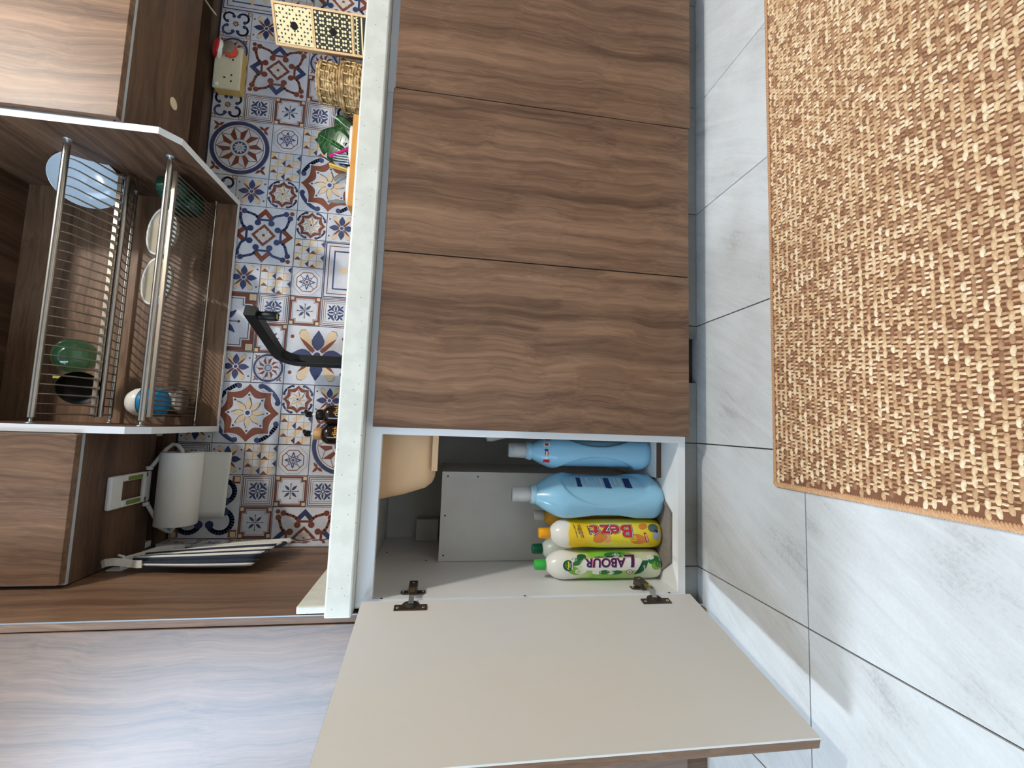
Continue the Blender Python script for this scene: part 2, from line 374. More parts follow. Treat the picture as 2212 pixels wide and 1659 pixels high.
def d_frame():       # blue flower in a double frame
    M = Motif(); M.rect(-1, 1, -1, 1, TW); M.frame(.96, .90, TR); M.frame(.83, .79, TD); M.frame(.70, .655, TL)
    for k in range(4):
        a = PI / 4 + k * PI / 2; c, d = math.cos(a), math.sin(a)
        M.poly([(c * .12 - d * t * .02, d * .12 + c * t * .02) for t in (-1, 1)] + [(c * r - d * h, d * r + c * h) for r, h in ((.3, .2), (.46, .36), (.5, .2), (.46, 0), (.5, -.2), (.46, -.36), (.3, -.2))], TN)
        M.petal(a, .46, .72, .13, TN)
    for k in range(4): M.petal(k * PI / 2, .06, .56, .34, TW)
    for k in range(4): M.petal(k * PI / 2, .1, .52, .14, TN)
    M.disc(0, 0, .13, TN); M.disc(0, 0, .075, TW)
    return M
def d_oct():         # octagon with a small flower
    M = Motif(); M.rect(-1, 1, -1, 1, TW)
    def o(r): return [(r * math.cos(PI / 8 + k * PI / 4), r * math.sin(PI / 8 + k * PI / 4)) for k in range(8)]
    M.poly(o(1.0), TL); M.poly(o(.965), TW); M.poly(o(.76), TR); M.poly(o(.70), TW)
    for k in range(4): a = PI / 4 + k * PI / 2; M.strip([(.46 * math.cos(a), .46 * math.sin(a)), (.69 * math.cos(a), .69 * math.sin(a))], .05, TR)
    for k in range(8): a = k * PI / 4; M.petal(a, .12, .58 if k % 2 == 0 else .46, .2, TN); M.petal(a, .2, .4, .07, TW)
    M.disc(0, 0, .15, TW); M.disc(0, 0, .1, TR)
    return M
def d_tri():         # mosaic of triangles
    M = Motif(); M.rect(-1, 1, -1, 1, TL); M.k += 1; k0 = M.k
    for i in range(4):
        for j in range(4):
            x = -.75 + i * .5; y = -.75 + j * .5; h = .235
            cs = [TW, TB, TW, TW] if (i + j) % 2 else [TB, TW, TW, TB]
            if i % 2 == 0 and (i // 2 + j) % 2 == 0: cs[2] = TR
            if i % 2 == 1 and ((i + 1) // 2 + j) % 2 == 0: cs[1] = TN
            C4 = [(x - h, y - h), (x + h, y - h), (x + h, y + h), (x - h, y + h)]
            for q in range(4): M.L.append(([C4[q], C4[(q + 1) % 4], (x, y)], cs[q], k0))
    return M
def d_compass():     # four blue leaves with rust spikes and beige curls
    M = Motif(); M.rect(-1, 1, -1, 1, TW)
    for sx in (-1, 1):
        for sy in (-1, 1):
            M.poly([(sx * (x + .02), sy * (y + .03)) for x, y in ((.2, .22), (.22, .5), (.3, .74), (.42, .86), (.56, .84), (.62, .7), (.56, .56), (.46, .54), (.4, .4))], TL)
            M.poly([(sx * x, sy * y) for x, y in ((.2, .22), (.22, .5), (.3, .74), (.42, .86), (.56, .84), (.62, .7), (.56, .56), (.46, .54), (.4, .4))], TB)
            M.disc(sx * .84, sy * .62, .065, TR, 10)
    for k in range(4): a = PI / 4 + k * PI / 2; M.petal(a, .0, .86, .16, TR, tip=.3)
    for k in range(4): M.petal(k * PI / 2, .16, .88, .42, TN)
    M.disc(0, 0, .17, TW); M.disc(0, 0, .12, TN, 8)
    return M
def d_rosette():     # scalloped rust ring around a beige flower
    M = Motif(); M.rect(-1, 1, -1, 1, TW)
    for k in range(4):
        a = PI / 4 + k * PI / 2
        M.strip(arc(0, 0, 1.0, a - .42, a + .42, 10), .13, TN)
        for e in (-.42, .42): M.disc(math.cos(a + e) * 1.0 * .96, math.sin(a + e) * .96, .09, TN, 10)
    def sc(R, d, n=64): return [(R * (1 - d * abs(math.sin(4 * t)) ** .75) * math.cos(t), R * (1 - d * abs(math.sin(4 * t)) ** .75) * math.sin(t)) for t in [2 * PI * i / n for i in range(n)]]
    M.poly(sc(1.02, .19), TW); M.poly(sc(.97, .2), TR); M.poly(sc(.72, .26), TW)
    for k in range(8):
        a = k * PI / 4; M.petal(a + .05, .1, .53, .17, TD); M.petal(a, .1, .52, .17, TB); M.disc(.6 * math.cos(a), .6 * math.sin(a), .035, TD, 8)
        b_ = a + PI / 8
        for t in range(-3, 4): r_k = .93 - .1 * math.cos(t * .35); M.disc(r_k * math.cos(b_ + t * .075), r_k * math.sin(b_ + t * .075), .011, TL, 5)
    M.disc(0, 0, .13, TW); M.disc(0, 0, .075, TN, 10)
    return M
def d_knot(A, Bc):   # scrolls and chevrons around a diamond
    M = Motif(); M.rect(-1, 1, -1, 1, TW)
    def side(R, k):
        M.poly([R(*p) for p in ((0, -.96), (.32, -.62), (.17, -.55), (0, -.74), (-.17, -.55), (-.32, -.62))], Bc)
    four(side)
    def scr(R, k):
        for sg in (-1, 1):
            M.strip([R(sg * x, y) for x, y in ((.66, -.80), (.56, -.78), (.36, -.72), (.26, -.66), (.2, -.54))], .085, A)
            M.disc(*R(sg * .68, -.82), .095, A, 12); M.disc(*R(sg * .22, -.44), .105, A, 12)
        M.strip([R(-.2, -.55), R(.2, -.55)], .075, A); M.disc(*R(-.85, -.87), .075, TR, 10)
    four(scr)
    M.poly([(0, -.4), (.4, 0), (0, .4), (-.4, 0)], TR); M.poly([(0, -.28), (.28, 0), (0, .28), (-.28, 0)], TW)
    for k in range(4): M.petal(PI / 4 + k * PI / 2, .06, .24, .1, TB)
    M.disc(0, 0, .05, TR, 10)
    return M
def d_wheel():       # blue ring round a ten pointed star
    M = Motif(); M.rect(-1, 1, -1, 1, TW)
    for sx in (-1, 1):
        for sy in (-1, 1):
            a = math.atan2(sy, sx); M.petal(a, .0, .26, .1, TR, sx * .72, sy * .72)
            M.petal(a + 1.7, .0, .22, .1, TR, sx * .74, sy * .74); M.petal(a - 1.7, .0, .22, .1, TR, sx * .74, sy * .74)
    M.disc(0, 0, .98, TL, 40); M.disc(0, 0, .96, TN, 40); M.disc(0, 0, .83, TW, 40); M.ring(0, 0, .765, .785, TR)
    for k in range(10):
        a = 2 * PI * k / 10; e = PI / 10; c0, c1 = .31, .56
        pt = (.76 * math.cos(a), .76 * math.sin(a)); l_ = (c1 * math.cos(a - e), c1 * math.sin(a - e)); r2 = (c1 * math.cos(a + e), c1 * math.sin(a + e))
        i0 = (c0 * math.cos(a - e), c0 * math.sin(a - e)); i1 = (c0 * math.cos(a + e), c0 * math.sin(a + e)); ic = (c0 * math.cos(a), c0 * math.sin(a))
        M.poly([i0, l_, pt, ic], TR if k % 1 == 0 else TW, 0 if k else 1)
        M.strip([i1, r2, pt], .022, TR, 0)
    M.disc(0, 0, .32, TL, 24); M.disc(0, 0, .3, TW, 24); M.disc(0, 0, .235, TN, 20)
    for k in range(10): M.petal(2 * PI * k / 10, .05, .22, .07, TW)
    M.disc(0, 0, .05, TW, 8)
    return M
def d_scroll():      # four dark C scrolls
    M = Motif(); M.rect(-1, 1, -1, 1, TW)
    for sx in (-1, 1):
        for sy in (-1, 1):
            a0 = math.atan2(sy, sx)
            M.strip(arc(sx * .47, sy * .47, .36, a0 - 1.9, a0 + 1.9, 16), .15, TN)
            for e in (-1, 1): M.disc(sx * .47 + .33 * math.cos(a0 + e * 2.0), sy * .47 + .33 * math.sin(a0 + e * 2.0), .13, TN, 12)
            M.rect(sx * .86 - .12, sx * .86 + .12, sy * .86 - .12, sy * .86 + .12, TR); M.rect(sx * .88 - .08, sx * .88 + .08, sy * .88 - .08, sy * .88 + .08, TB)
    for k in range(8): M.petal(k * PI / 4, .07, .24, .09, TR)
    M.disc(0, 0, .04, TD, 8)
    return M
def d_panel():       # framed beige plant
    M = Motif(); M.rect(-1, 1, -1, 1, TW); M.frame(.99, .95, TN); M.frame(.87, .84, TR); M.frame(.70, .65, TN)
    for s1 in (-1, 1):
        for k, (x, y, a, r) in enumerate(((-.1, .0, .0, .42), (-.2, .2, .8, .42), (-.1, .4, 1.3, .36), (.25, .1, .3, .38), (.3, .35, 1.0, .34), (-.42, .1, -.5, .3))):
            M.petal(s1 * a + (0 if s1 > 0 else 0), .0, r, .16, TB, x, y * s1)
    M.strip([(-.5, 0), (.5, 0)], .04, TB)
    return M
DES = {'S': d_star(), 'F': d_frame(), 'O': d_oct(), 'T': d_tri(), 'B': d_compass(), 'R': d_rosette(),
       'K': d_knot(TN, TR), 'J': d_knot(TR, TN), 'W': d_wheel(), 'C': d_scroll(), 'P': d_panel()}
LAY = 0.00009
_tm = {}
def tile_mesh(key, size, q0=-1.0, q1=1.0):
    """tile body + print, origin at the tile centre; face towards -Y; q runs to -X, p runs to -Z"""
    kk = (key, size, q0, q1)
    if kk in _tm: return _tm[kk]
    M = DES[key]; h = size * T / 2 - 0.0011; mb_ = MB()
    mb_.box(-q1 * h, -q0 * h, 0.0, 0.009, -h, h, TW, ch=0.0006)
    for pts, m, k in M.L:
        if q0 > -1 or q1 < 1:
            pts = clip(clip(pts, 1, q0, True), 1, q1, False)
            if len(pts) < 3: continue
        pts = [(max(-1, min(1, p)), max(-1, min(1, q))) for p, q in pts]
        mb_.add([(-q * h * .992, -0.00012 - k * LAY * .35, -p * h * .992) for p, q in pts], [tuple(range(len(pts)))], m)
    _tm[kk] = mb_.mesh('wall_tile'); return _tm[kk]
def clip(pts, ax, lim, keep_greater):
    out = []
    for i in range(len(pts)):
        a, b = pts[i], pts[(i + 1) % len(pts)]
        ia = (a[ax] >= lim) == keep_greater; ib = (b[ax] >= lim) == keep_greater
        if ia: out.append(a)
        if ia != ib:
            t = (lim - a[ax]) / (b[ax] - a[ax]); out.append((a[0] + (b[0] - a[0]) * t, a[1] + (b[1] - a[1]) * t))
    return out
def put_tile(key, k, row, size=1, q0=-1.0, q1=1.0, side=False):
    o = bpy.data.objects.new('wall_tile', tile_mesh(key, size, q0, q1)); COL.objects.link(o)
    zc = TZ1 - (row - 1) * T - size * T / 2        # row index: 1 = first row under the line z = TZ1
    if not side:
        o.parent = wall_back; o.location = Vector((TX + k * T + size * T / 2, D, zc)) - wloc(wall_back)
    else:
        o.parent = wall_side; o.rotation_euler = (0, 0, PI / 2); o.location = Vector((0.1655, D + (k * T + size * T / 2), zc)) - wloc(wall_side)
# rows A..F start at -2..3 ; letters in upper case are one cell, the big ones are listed apart
SMALL = {
 -2: {2: 'F', 3: 'B', 4: 'T', 5: 'S', 8: 'O', 9: 'F', 10: 'T', 11: 'C', 14: 'C', 15: 'T', 16: 'W', 17: 'C', 20: 'F', 21: 'S'},
 -1: {2: 'B', 5: 'B', 8: 'B', 11: 'B', 14: 'F', 17: 'B', 20: 'T', 21: 'O'},
 0: {0: 'S', 1: 'F', 2: 'T', 5: 'W', 6: 'S', 7: 'F', 8: 'T', 11: 'R', 12: 'T', 13: 'O', 14: 'S', 17: 'S', 18: 'T', 19: 'F', 20: 'B', 21: 'R'},
 1: {1: 'S', 2: 'O', 3: 'T', 4: 'R', 7: 'S', 8: 'O', 9: 'T', 10: 'R', 13: 'T', 14: 'F', 15: 'S', 16: 'W', 17: 'O', 20: 'S', 21: 'B'},
 2: {1: 'F', 4: 'B', 7: 'F', 10: 'B', 13: 'S', 14: 'C', 15: 'F', 16: 'T', 17: 'B', 20: 'O', 21: 'T'},
 3: {0: 'T', 1: 'O', 4: 'S', 5: 'T', 6: 'F', 7: 'O', 10: 'C', 11: 'S', 12: 'B', 13: 'F', 14: 'O', 15: 'T', 16: 'R', 17: 'S', 18: 'C', 19: 'O', 20: 'W', 21: 'F'}}
BIG = [('C', 0, -2), ('S', 6, -2), ('W', 12, -2), ('P', 18, -2), ('R', 3, -1), ('K', 9, -1), ('J', 15, -1), ('B', 5, 1), ('R', 11, 1), ('W', 2, 2), ('P', 8, 2), ('K', 18, 1)]
for r in SMALL:
    for k in SMALL[r]: put_tile(SMALL[r][k], k, r)
for key, k, r in BIG: put_tile(key, k, r, 2)
put_tile('J', -1, 1, 2, -1.0, 0.0)                 # cut at the corner: right half of the big knot
# the return: a narrow strip of the same tiles on the side wall
mb = MB(); mb.box(0.10, 0.1564, 0.50, D + 0.008, 0.80, 2.3, M_GROUT); wall_side = struct('wall_side', mb)
for r, key in ((-2, 'T'), (-1, 'S'), (0, 'T'), (3, 'T')): put_tile(key, -1, r, 1, -1.0, 0.2, side=True)
put_tile('J', -1, 1, 2, 0.0, 0.62, side=True)
# ------------------------------------------------------------------ lower cabinets
def fn_yz(x): return lambda p, q, h: (h, p, q)
YC = 0.0097
def speck(name):
    m, n, l, b = nt(name)
    tc = n.new('ShaderNodeTexCoord'); v = n.new('ShaderNodeTexVoronoi'); v.inputs['Scale'].default_value = 75; l.new(tc.outputs['Object'], v.inputs['Vector'])
    lt = n.new('ShaderNodeMath'); lt.operation = 'LESS_THAN'; lt.inputs[1].default_value = 0.105; l.new(v.outputs['Distance'], lt.inputs[0])
    sp = n.new('ShaderNodeSeparateColor'); l.new(v.outputs['Color'], sp.inputs[0])
    g1 = n.new('ShaderNodeMath'); g1.operation = 'GREATER_THAN'; g1.inputs[1].default_value = .52; l.new(sp.outputs[0], g1.inputs[0])
    mu = n.new('ShaderNodeMath'); mu.operation = 'MULTIPLY'; l.new(lt.outputs[0], mu.inputs[0]); l.new(g1.outputs[0], mu.inputs[1])
    m3 = n.new('ShaderNodeMath'); m3.operation = 'MULTIPLY'; m3.inputs[1].default_value = .62; l.new(mu.outputs[0], m3.inputs[0])
    z = n.new('ShaderNodeTexNoise'); z.inputs['Scale'].default_value = 26; z.inputs['Detail'].default_value = 3; l.new(tc.outputs['Object'], z.inputs['Vector'])
    rp = ramp(n, [(.4, rgb(212, 211, 199)), (.6, rgb(222, 221, 209))]); l.new(z.outputs['Fac'], rp.inputs['Fac'])
    mx = n.new('ShaderNodeMix'); mx.data_type = 'RGBA'; l.new(m3.outputs[0], mx.inputs['Factor']); l.new(rp.outputs['Color'], mx.inputs[6]); mx.inputs[7].default_value = rgb(120, 122, 124)
    l.new(mx.outputs[2], b.inputs['Base Color']); b.inputs['Roughness'].default_value = .3
    return m
M_TOP = speck('speckled_solid_surface')
wt = thing('worktop', 'long cream speckled stone worktop over the walnut lower doors', 'worktop', (1.2, .27, ZWB))
mb = MB(); mb.box(XW, 2.5, -0.022, 0.54, ZWB + .0, ZWT, M_TOP, ch=.004); obj('slab', mb, wt)
mb = MB(); mb.box(0.158, 0.1735, -0.006, 0.498, ZWT, 0.905, M_TOP, ch=.003); tag(obj('side_upstand', mb), 'short cream upstand on the left end of the worktop against the wood', 'upstand')

def carcass(root, x0, x1, left=True, right=True):
    mb = MB(); t = .017
    mb.box(x0, x0 + t, YC, .535, ZDB, ZWB - .0005, M_WHITE); mb.box(x1 - t, x1, YC, .535, ZDB, ZWB - .0005, M_WHITE)
    mb.box(x0 + t, x1 - t, YC, .535, ZDB, ZIB, M_WHITE); mb.box(x0 + t, x1 - t, YC, .05, ZIT, ZWB - .0005, M_WHITE)
    mb.box(x0 + t, x1 - t, .525, .535, ZIB, ZWB - .0005, M_WHITE)
    return obj('carcass', mb, root)
def front(root, x0, x1, z0, z1, m, y0=-0.0095, y1=0.0085, name='door'):
    mb = MB(); mb.box(x0, x1, y0, y1, z0, z1, m, ch=.0012); return obj(name, mb, root)
sink = thing('sink_cabinet', 'double sink cabinet with its left door open and bottles inside', 'cabinet', (.54, .27, ZDB))
mb = MB(); t = .018
mb.box(.1605, XIL, YC, .54, ZDB, ZWB - .0005, M_WHITE); obj('side', mb, sink)
mb = MB(); mb.box(.9217, .9217 + .001, YC, .54, ZDB, ZWB - .0005, M_WHITE); obj('side', mb, sink)
mb = MB(); mb.box(XIL, .9217, YC, .54, ZDB, ZIB, M_WHITE); obj('bottom', mb, sink)
mb = MB(); mb.box(XIL, .9217, .525, .54, ZIB, ZWB - .0005, M_GREY); obj('back', mb, sink)
mb = MB(); mb.box(XIL, .9217, YC, .028, ZIT, ZWB - .0005, M_WHITE); obj('top_rail', mb, sink)
mb = MB(); mb.box(XIR, .5372, YC, .06, ZIB, ZIT, M_WHITE); obj('stile', mb, sink)
front(sink, XD3, XG2 - .0012, ZDB, ZDT, M_DOOR)
# open door: hinge line at the left side, swung out 102 degrees
DA = 1.7798; dv = Vector((math.cos(DA), -math.sin(DA), 0)); nv = Vector((math.sin(DA), math.cos(DA), 0)); H0 = Vector((.1815, -.0105, 0))
def DP(a, z, h=0.0): return H0 + dv * a + nv * h + Vector((0, 0, z))
dm = Matrix(((dv.x, nv.x, 0, H0.x), (dv.y, nv.y, 0, H0.y), (0, 0, 1, 0), (0, 0, 0, 1)))
DW = .362
mb = MB(); mb.box(0, DW, -.0035, 0, ZDB + .0, ZDT, M_DOORIN, xf=dm); mb.box(0, DW, -.0175, -.0035, ZDB, ZDT, M_DOOR, xf=dm)
opend = obj('door', mb, sink); opend['label'] = 'open cabinet door showing its pale white inner face'
mb = MB(); mb.box(0, DW, -.0165, -.0045, ZDT, ZDT + .0014, M_ALU, xf=dm); obj('edge_band', mb, opend)
for zc in (.679, .1525):
    mb = MB()
    out = [(-.0325, .004), (-.0325, .0215), (.0325, .0215), (.0325, .004), (.0175, .004)] + [(.0175 * math.cos(a), .004 - .013 * math.sin(a)) for a in [PI * i / 8 for i in range(1, 8)]] + [(-.0175, .004)]
    out = [(p, q + .0125) for p, q in out]
    mb.prism(out, .0001, .0022, lambda p, q, h: DP(q, zc + p, h), M_BRONZE)
    mb.lathe([(.0, .0026), (.013, .0026), (.0125, .0022)], DP(.0165, zc, 0), M_DARK, ax=nv, n=20)
    for s in (-1, 1): mb.lathe([(.0035, .002), (.0035, .0032), (.002, .0036), (0, .0028)], DP(.026, zc + s * .0255, 0), M_CHROME, ax=nv, n=12)
    o = obj('hinge_plate', mb, opend)
    mb = MB()
    a0 = DP(.017, zc, .003); a1 = Vector((XIL + .012, .004, zc)); a2 = Vector((XIL + .0165, .028, zc))
    mb.tube([a0, a0.lerp(a1, .5) + Vector((.006, 0, 0)), a1, a2], .0075, M_CHROME, n=4, flat=.4, up=(1, -.3, 0), smooth=False)
    mb.box(XIL + .003, XIL + .0185, .020, .064, zc - .0095, zc + .0095, M_BRONZE, ch=.002)
    cr = [(.032, -.026), (.046, -.026), (.046, -.009), (.066, -.009), (.066, .009), (.046, .009), (.046, .026), (.032, .026), (.029, .02), (.029, -.02)]
    mb.prism(cr, XIL + .0002, XIL + .003, lambda p, q, h: (h, p, zc + q), M_BRONZE)
    for s in (-1, 1): mb.lathe([(.0032, 0), (.0032, .0012), (0, .0016)], (XIL + .003, .039, zc + s * .0205), M_CHROME, ax=(1, 0, 0), n=10)
    mb.lathe([(.003, 0), (.003, .001), (0, .001)], (XIL + .0185, .05, zc), M_CHROME, ax=(1, 0, 0), n=10)
    obj('hinge_arm', mb, sink)
for y, z in ((.351, .772), (.012, .742), (.008, .437), (.006, .10), (.27, .66)):
    mb = MB(); mb.lathe([(.0028, 0), (.0028, .0006), (0, .0006)], (XIL, y, z), M_DARK, ax=(1, 0, 0), n=10); obj('shelf_pin_hole', mb, sink)

c1 = thing('base_cabinet', 'walnut lower cabinet door between the sink door and the rightmost door', 'cabinet', (1.11, .27, ZDB))
carcass(c1, .9232, 1.3042); front(c1, XG2 + .0012, XG1 - .0012, ZDB + .0005, ZDT, M_DOOR)
c2 = thing('base_cabinet', 'rightmost walnut lower cabinet, its door hanging a little lower than its neighbour', 'cabinet', (1.5, .27, ZDB))
carcass(c2, 1.3056, 1.700); front(c2, XG1 + .0012, 1.695, ZDB - .0035, ZDT - .003, M_DOOR)
c3 = thing('base_cabinet', 'walnut lower cabinet at the far right end under the patterned drawer box', 'cabinet', (1.9, .27, ZDB))
carcass(c3, 1.7015, 2.45); front(c3, 1.6975, 2.45, ZDB, ZDT, M_DOOR)
# plinth of floor tiles with one missing piece
mb = MB(); mb.box(.14, 2.45, .075, .085, 0, ZDB, M_DARK); pl = struct('baseboard_back', mb)
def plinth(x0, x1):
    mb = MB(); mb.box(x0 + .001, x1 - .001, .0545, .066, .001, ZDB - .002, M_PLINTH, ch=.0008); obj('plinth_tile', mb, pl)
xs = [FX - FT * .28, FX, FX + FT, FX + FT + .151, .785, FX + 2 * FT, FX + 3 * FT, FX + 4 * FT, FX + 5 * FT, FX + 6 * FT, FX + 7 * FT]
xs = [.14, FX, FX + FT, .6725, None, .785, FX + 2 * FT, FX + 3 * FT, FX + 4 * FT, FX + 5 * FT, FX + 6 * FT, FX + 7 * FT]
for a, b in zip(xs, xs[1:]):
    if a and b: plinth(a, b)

# ------------------------------------------------------------------ tall unit on the left
tall = thing('tall_cabinet', 'tall walnut unit closing the left end of the kitchen run', 'cabinet', (-.2, .27, 0))
mb = MB(); mb.box(.1375, .1545, 0.0, .498, ZWT - .4, 2.3, M_SIDE, ch=.0006); obj('side_panel', mb, tall)
mb = MB(); mb.box(.1525, .1550, -.0016, .0, .02, 2.3, M_ALU); obj('edge_strip', mb, tall)
mb = MB(); mb.box(-.46, .1358, -.002, .016, .06, 2.3, M_TALL, ch=.001); obj('door', mb, tall)
mb = MB(); mb.box(-.46, .1365, .018, .5, .0, 2.3, M_SIDE); obj('carcass', mb, tall)

# ------------------------------------------------------------------ upper cabinets
M_ALUL = mat('grey_edge_strip', rgb(176, 180, 184), .35, var=.03); ZU = 1.452; YU = .185; YD = .165
def upper(root, x0, x1, xd0, xd1, m, open_gap=True):
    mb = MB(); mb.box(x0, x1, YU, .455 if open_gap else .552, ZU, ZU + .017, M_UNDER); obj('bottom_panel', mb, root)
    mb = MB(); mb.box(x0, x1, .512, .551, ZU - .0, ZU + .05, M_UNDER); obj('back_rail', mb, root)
    mb = MB(); mb.box(x0, x0 + .016, YU, .551, ZU + .017, 2.2, M_WHITE); mb.box(x1 - .016, x1, YU, .551, ZU + .017, 2.2, M_WHITE); mb.box(x0 + .016, x1 - .016, .535, .551, ZU + .05, 2.2, M_DARK); obj('carcass', mb, root)
    mb = MB(); mb.box(x0 + .001, x1 - .001, YU - .001, YU + .0075, ZU - .0008, ZU + .012, M_ALUL); obj('edge_band', mb, root)
    mb = MB(); mb.box(xd0, xd1, YD, YU - .003, ZU - .002, 2.2, m, ch=.001); obj('door', mb, root)
ur = thing('wall_cabinet', 'walnut wall cabinet on the right of the open dish rack', 'cabinet', (1.7, .36, ZU))
upper(ur, 1.258, 2.6, 1.2615, 1.95, M_DOOR2)
mb = MB(); mb.box(1.953, 2.6, YD, YU - .003, ZU - .002, 2.2, M_DOOR2, ch=.001); obj('door', mb, ur)
mb = MB(); mb.lathe([(.0165, 0), (.0165, -.001), (.015, -.0016), (0, -.0016)], (1.448, .369, ZU), mat('cream_cap', rgb(222, 206, 172), .6), n=24); obj('hole_cap', mb, ur)
ul = thing('wall_cabinet', 'walnut wall cabinet between the dish rack and the tall unit', 'cabinet', (.32, .36, ZU))
upper(ul, .158, .4975, .165, .4955, M_DOOR2)
# open dish cabinet
dc = thing('dish_cabinet', 'open dish drainer cabinet with white edged cut corner sides', 'cabinet', (.87, .36, 1.332))
ZB = 1.332; prof = [(.180, 2.2), (.180, 1.3635), (.2215, ZB), (.551, ZB), (.551, 2.2)]
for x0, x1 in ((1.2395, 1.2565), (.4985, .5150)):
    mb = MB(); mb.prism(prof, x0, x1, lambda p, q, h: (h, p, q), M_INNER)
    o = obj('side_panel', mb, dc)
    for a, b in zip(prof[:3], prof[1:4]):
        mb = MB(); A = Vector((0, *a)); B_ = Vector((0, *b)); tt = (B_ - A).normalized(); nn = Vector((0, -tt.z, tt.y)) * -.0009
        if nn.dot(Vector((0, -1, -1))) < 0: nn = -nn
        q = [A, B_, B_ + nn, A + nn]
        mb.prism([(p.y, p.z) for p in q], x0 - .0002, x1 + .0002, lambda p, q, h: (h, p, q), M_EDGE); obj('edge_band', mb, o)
mb = MB(); mb.box(.5150, 1.2395, .541, .551, ZB + .001, 2.2, M_BACK); bk = obj('back_panel', mb, dc)
mb = MB(); mb.box(.5150, 1.2395, .5395, .5515, ZB - .0005, ZB + .001, M_EDGE); obj('edge_band', mb, bk)
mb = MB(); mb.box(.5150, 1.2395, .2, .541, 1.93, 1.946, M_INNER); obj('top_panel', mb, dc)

# ------------------------------------------------------------------ dish drainer racks
rk = thing('dish_rack', 'upper stainless plate drainer with steeply bent wires', 'dish rack', (.877, .38, 1.56), 'stainless dish racks')
XA, XB = .5150, 1.2395
def rail(root, name, y, z, r, x0, x1, m=M_CHROME, mount=True, flat=None):
    mb = MB(); mb.tube([(x0 + .014, y, z), (x1 - .014, y, z)], r, m, n=14); o = obj(name, mb, root)
    if mount:
        for x, s in ((x0, 1), (x1, -1)):
            mb = MB(); mb.lathe([(r * 1.25, 0), (r * 1.2, .002), (r * .45, .0035), (r * .45, .0142)], (x, y, z), M_ALU, ax=(s, 0, 0), n=14); obj('mount', mb, o)
    return o
rail(rk, 'front_rail', .253, 1.615, .0078, XA, XB)
o = rail(rk, 'middle_rail', .391, 1.561, .0068, XA + .004, XB - .004, mount=False)
mb = MB(); mb.box(XA + .016, XB - .016, .376, .3805, 1.5645, 1.5765, M_WIRE, ch=.001); obj('wire_bar', mb, rk)
rail(rk, 'middle_rail', .4025, 1.569, .0045, XA + .004, XB - .004, mount=False)
rail(rk, 'back_rail', .514, 1.617, .0055, XA, XB)
mb = MB()
pth = [(0, .256, 1.612), (0, .262, 1.602), (0, .275, 1.595), (0, .30, 1.590), (0, .335, 1.582), (0, .365, 1.574), (0, .375, 1.571), (0, .381, 1.570)]
mb.tube(pth, [.0013, .0016, .0019, .0021, .0022, .0026, .0046, .0085], M_WIRE, n=6)
pth2 = [(0, .392, 1.568), (0, .41, 1.572), (0, .44, 1.588), (0, .48, 1.607), (0, .512, 1.614)]
mb.tube(pth2, [.006, .0028, .002, .002, .002], M_WIRE, n=6)
n0 = 29; w0 = obj('wire', mb, rk, loc=(XA + .024, .25, 1.56)); w0.data.transform(Matrix.Translation((XA + .024, 0, 0)))
for i in range(1, n0): clone(w0, rk, (i * (XB - XA - .048) / (n0 - 1), 0, 0))
rl = thing('dish_rack', 'lower stainless cup tray of straight close wires', 'dish rack', (.877, .41, 1.385), 'stainless dish racks')
rail(rl, 'front_rail', .282, 1.393, .0078, XA, XB)
mb = MB(); mb.box(XA + .022, XB - .02, .3175, .3265, 1.3935, 1.4035, M_WIRE, ch=.001); obj('wire_bar', mb, rl)
rail(rl, 'back_rail', .5325, 1.3945, .0032, XA, XB)
mb = MB(); mb.tube([(0, .3265, 1.397), (0, .345, 1.397), (0, .505, 1.397), (0, .522, 1.397), (0, .5275, 1.3985), (0, .529, 1.4035)], [.0042, .0019, .0017, .0017, .0021, .0024], M_WIRE, n=6)
n1 = 53; w1 = obj('wire', mb, rl, loc=(XA + .03, .33, 1.39)); w1.data.transform(Matrix.Translation((XA + .03, 0, 0)))
for i in range(1, n1): clone(w1, rl, (i * (XB - XA - .056) / (n1 - 1), 0, 0))
# ------------------------------------------------------------------ crockery in the racks
def shell(prof_out, th):
    """closed lathe profile of a dish from its outer profile (r, h) bottom to rim"""
    inn = [(max(0.0, r - th), h + (th if i == 0 or r < prof_out[-1][0] * .55 else th * .25)) for i, (r, h) in enumerate(prof_out)]
    inn[-1] = (prof_out[-1][0] - th * .6, prof_out[-1][1])
    return prof_out + [(prof_out[-1][0] - th * .25, prof_out[-1][1] + th * .4)] + inn[::-1]
M_PLATE = mat('pale_blue_glaze', rgb(196, 212, 226), 0.12, var=.02, scale=10, spec=.6)
M_CREAM = mat('white_glaze', rgb(226, 224, 216), 0.15, var=.02, scale=10, spec=.6)
M_BROWNG = mat('beige_glaze', rgb(176, 164, 142), 0.2, var=.05, scale=20, spec=.6)
M_GGLASS = mat('green_glass', rgb(120, 205, 160), 0.04, trans=.95, ior=1.5, var=.02)
pc = Vector((1.197, .385, 1.661)); pn = Vector((-.70, -.62, -.34)).normalized()
mb = MB(); mb.lathe(shell([(0, 0), (.046, 0), (.058, .005), (.080, .011)], .004), pc - pn * .008, M_PLATE, ax=pn, n=56)
tag(obj('plate', mb), 'pale blue round plate standing at the right end of the upper rack', 'plate')
def paw(mb, c, e1, e2, n, k, m):
    def disc(x, y, r, ry):
        pts = [c + e1 * (x + r * math.cos(2 * PI * i / 12)) * k + e2 * (y + ry * math.sin(2 * PI * i / 12)) * k + n * .0011 for i in range(12)]
        mb.add(pts, [tuple(range(12))], m)
    disc(0, -.25, .5, .42)
    for x, y in ((-.72, .32), (-.28, .75), (.28, .75), (.72, .32)): disc(x, y, .2, .3)
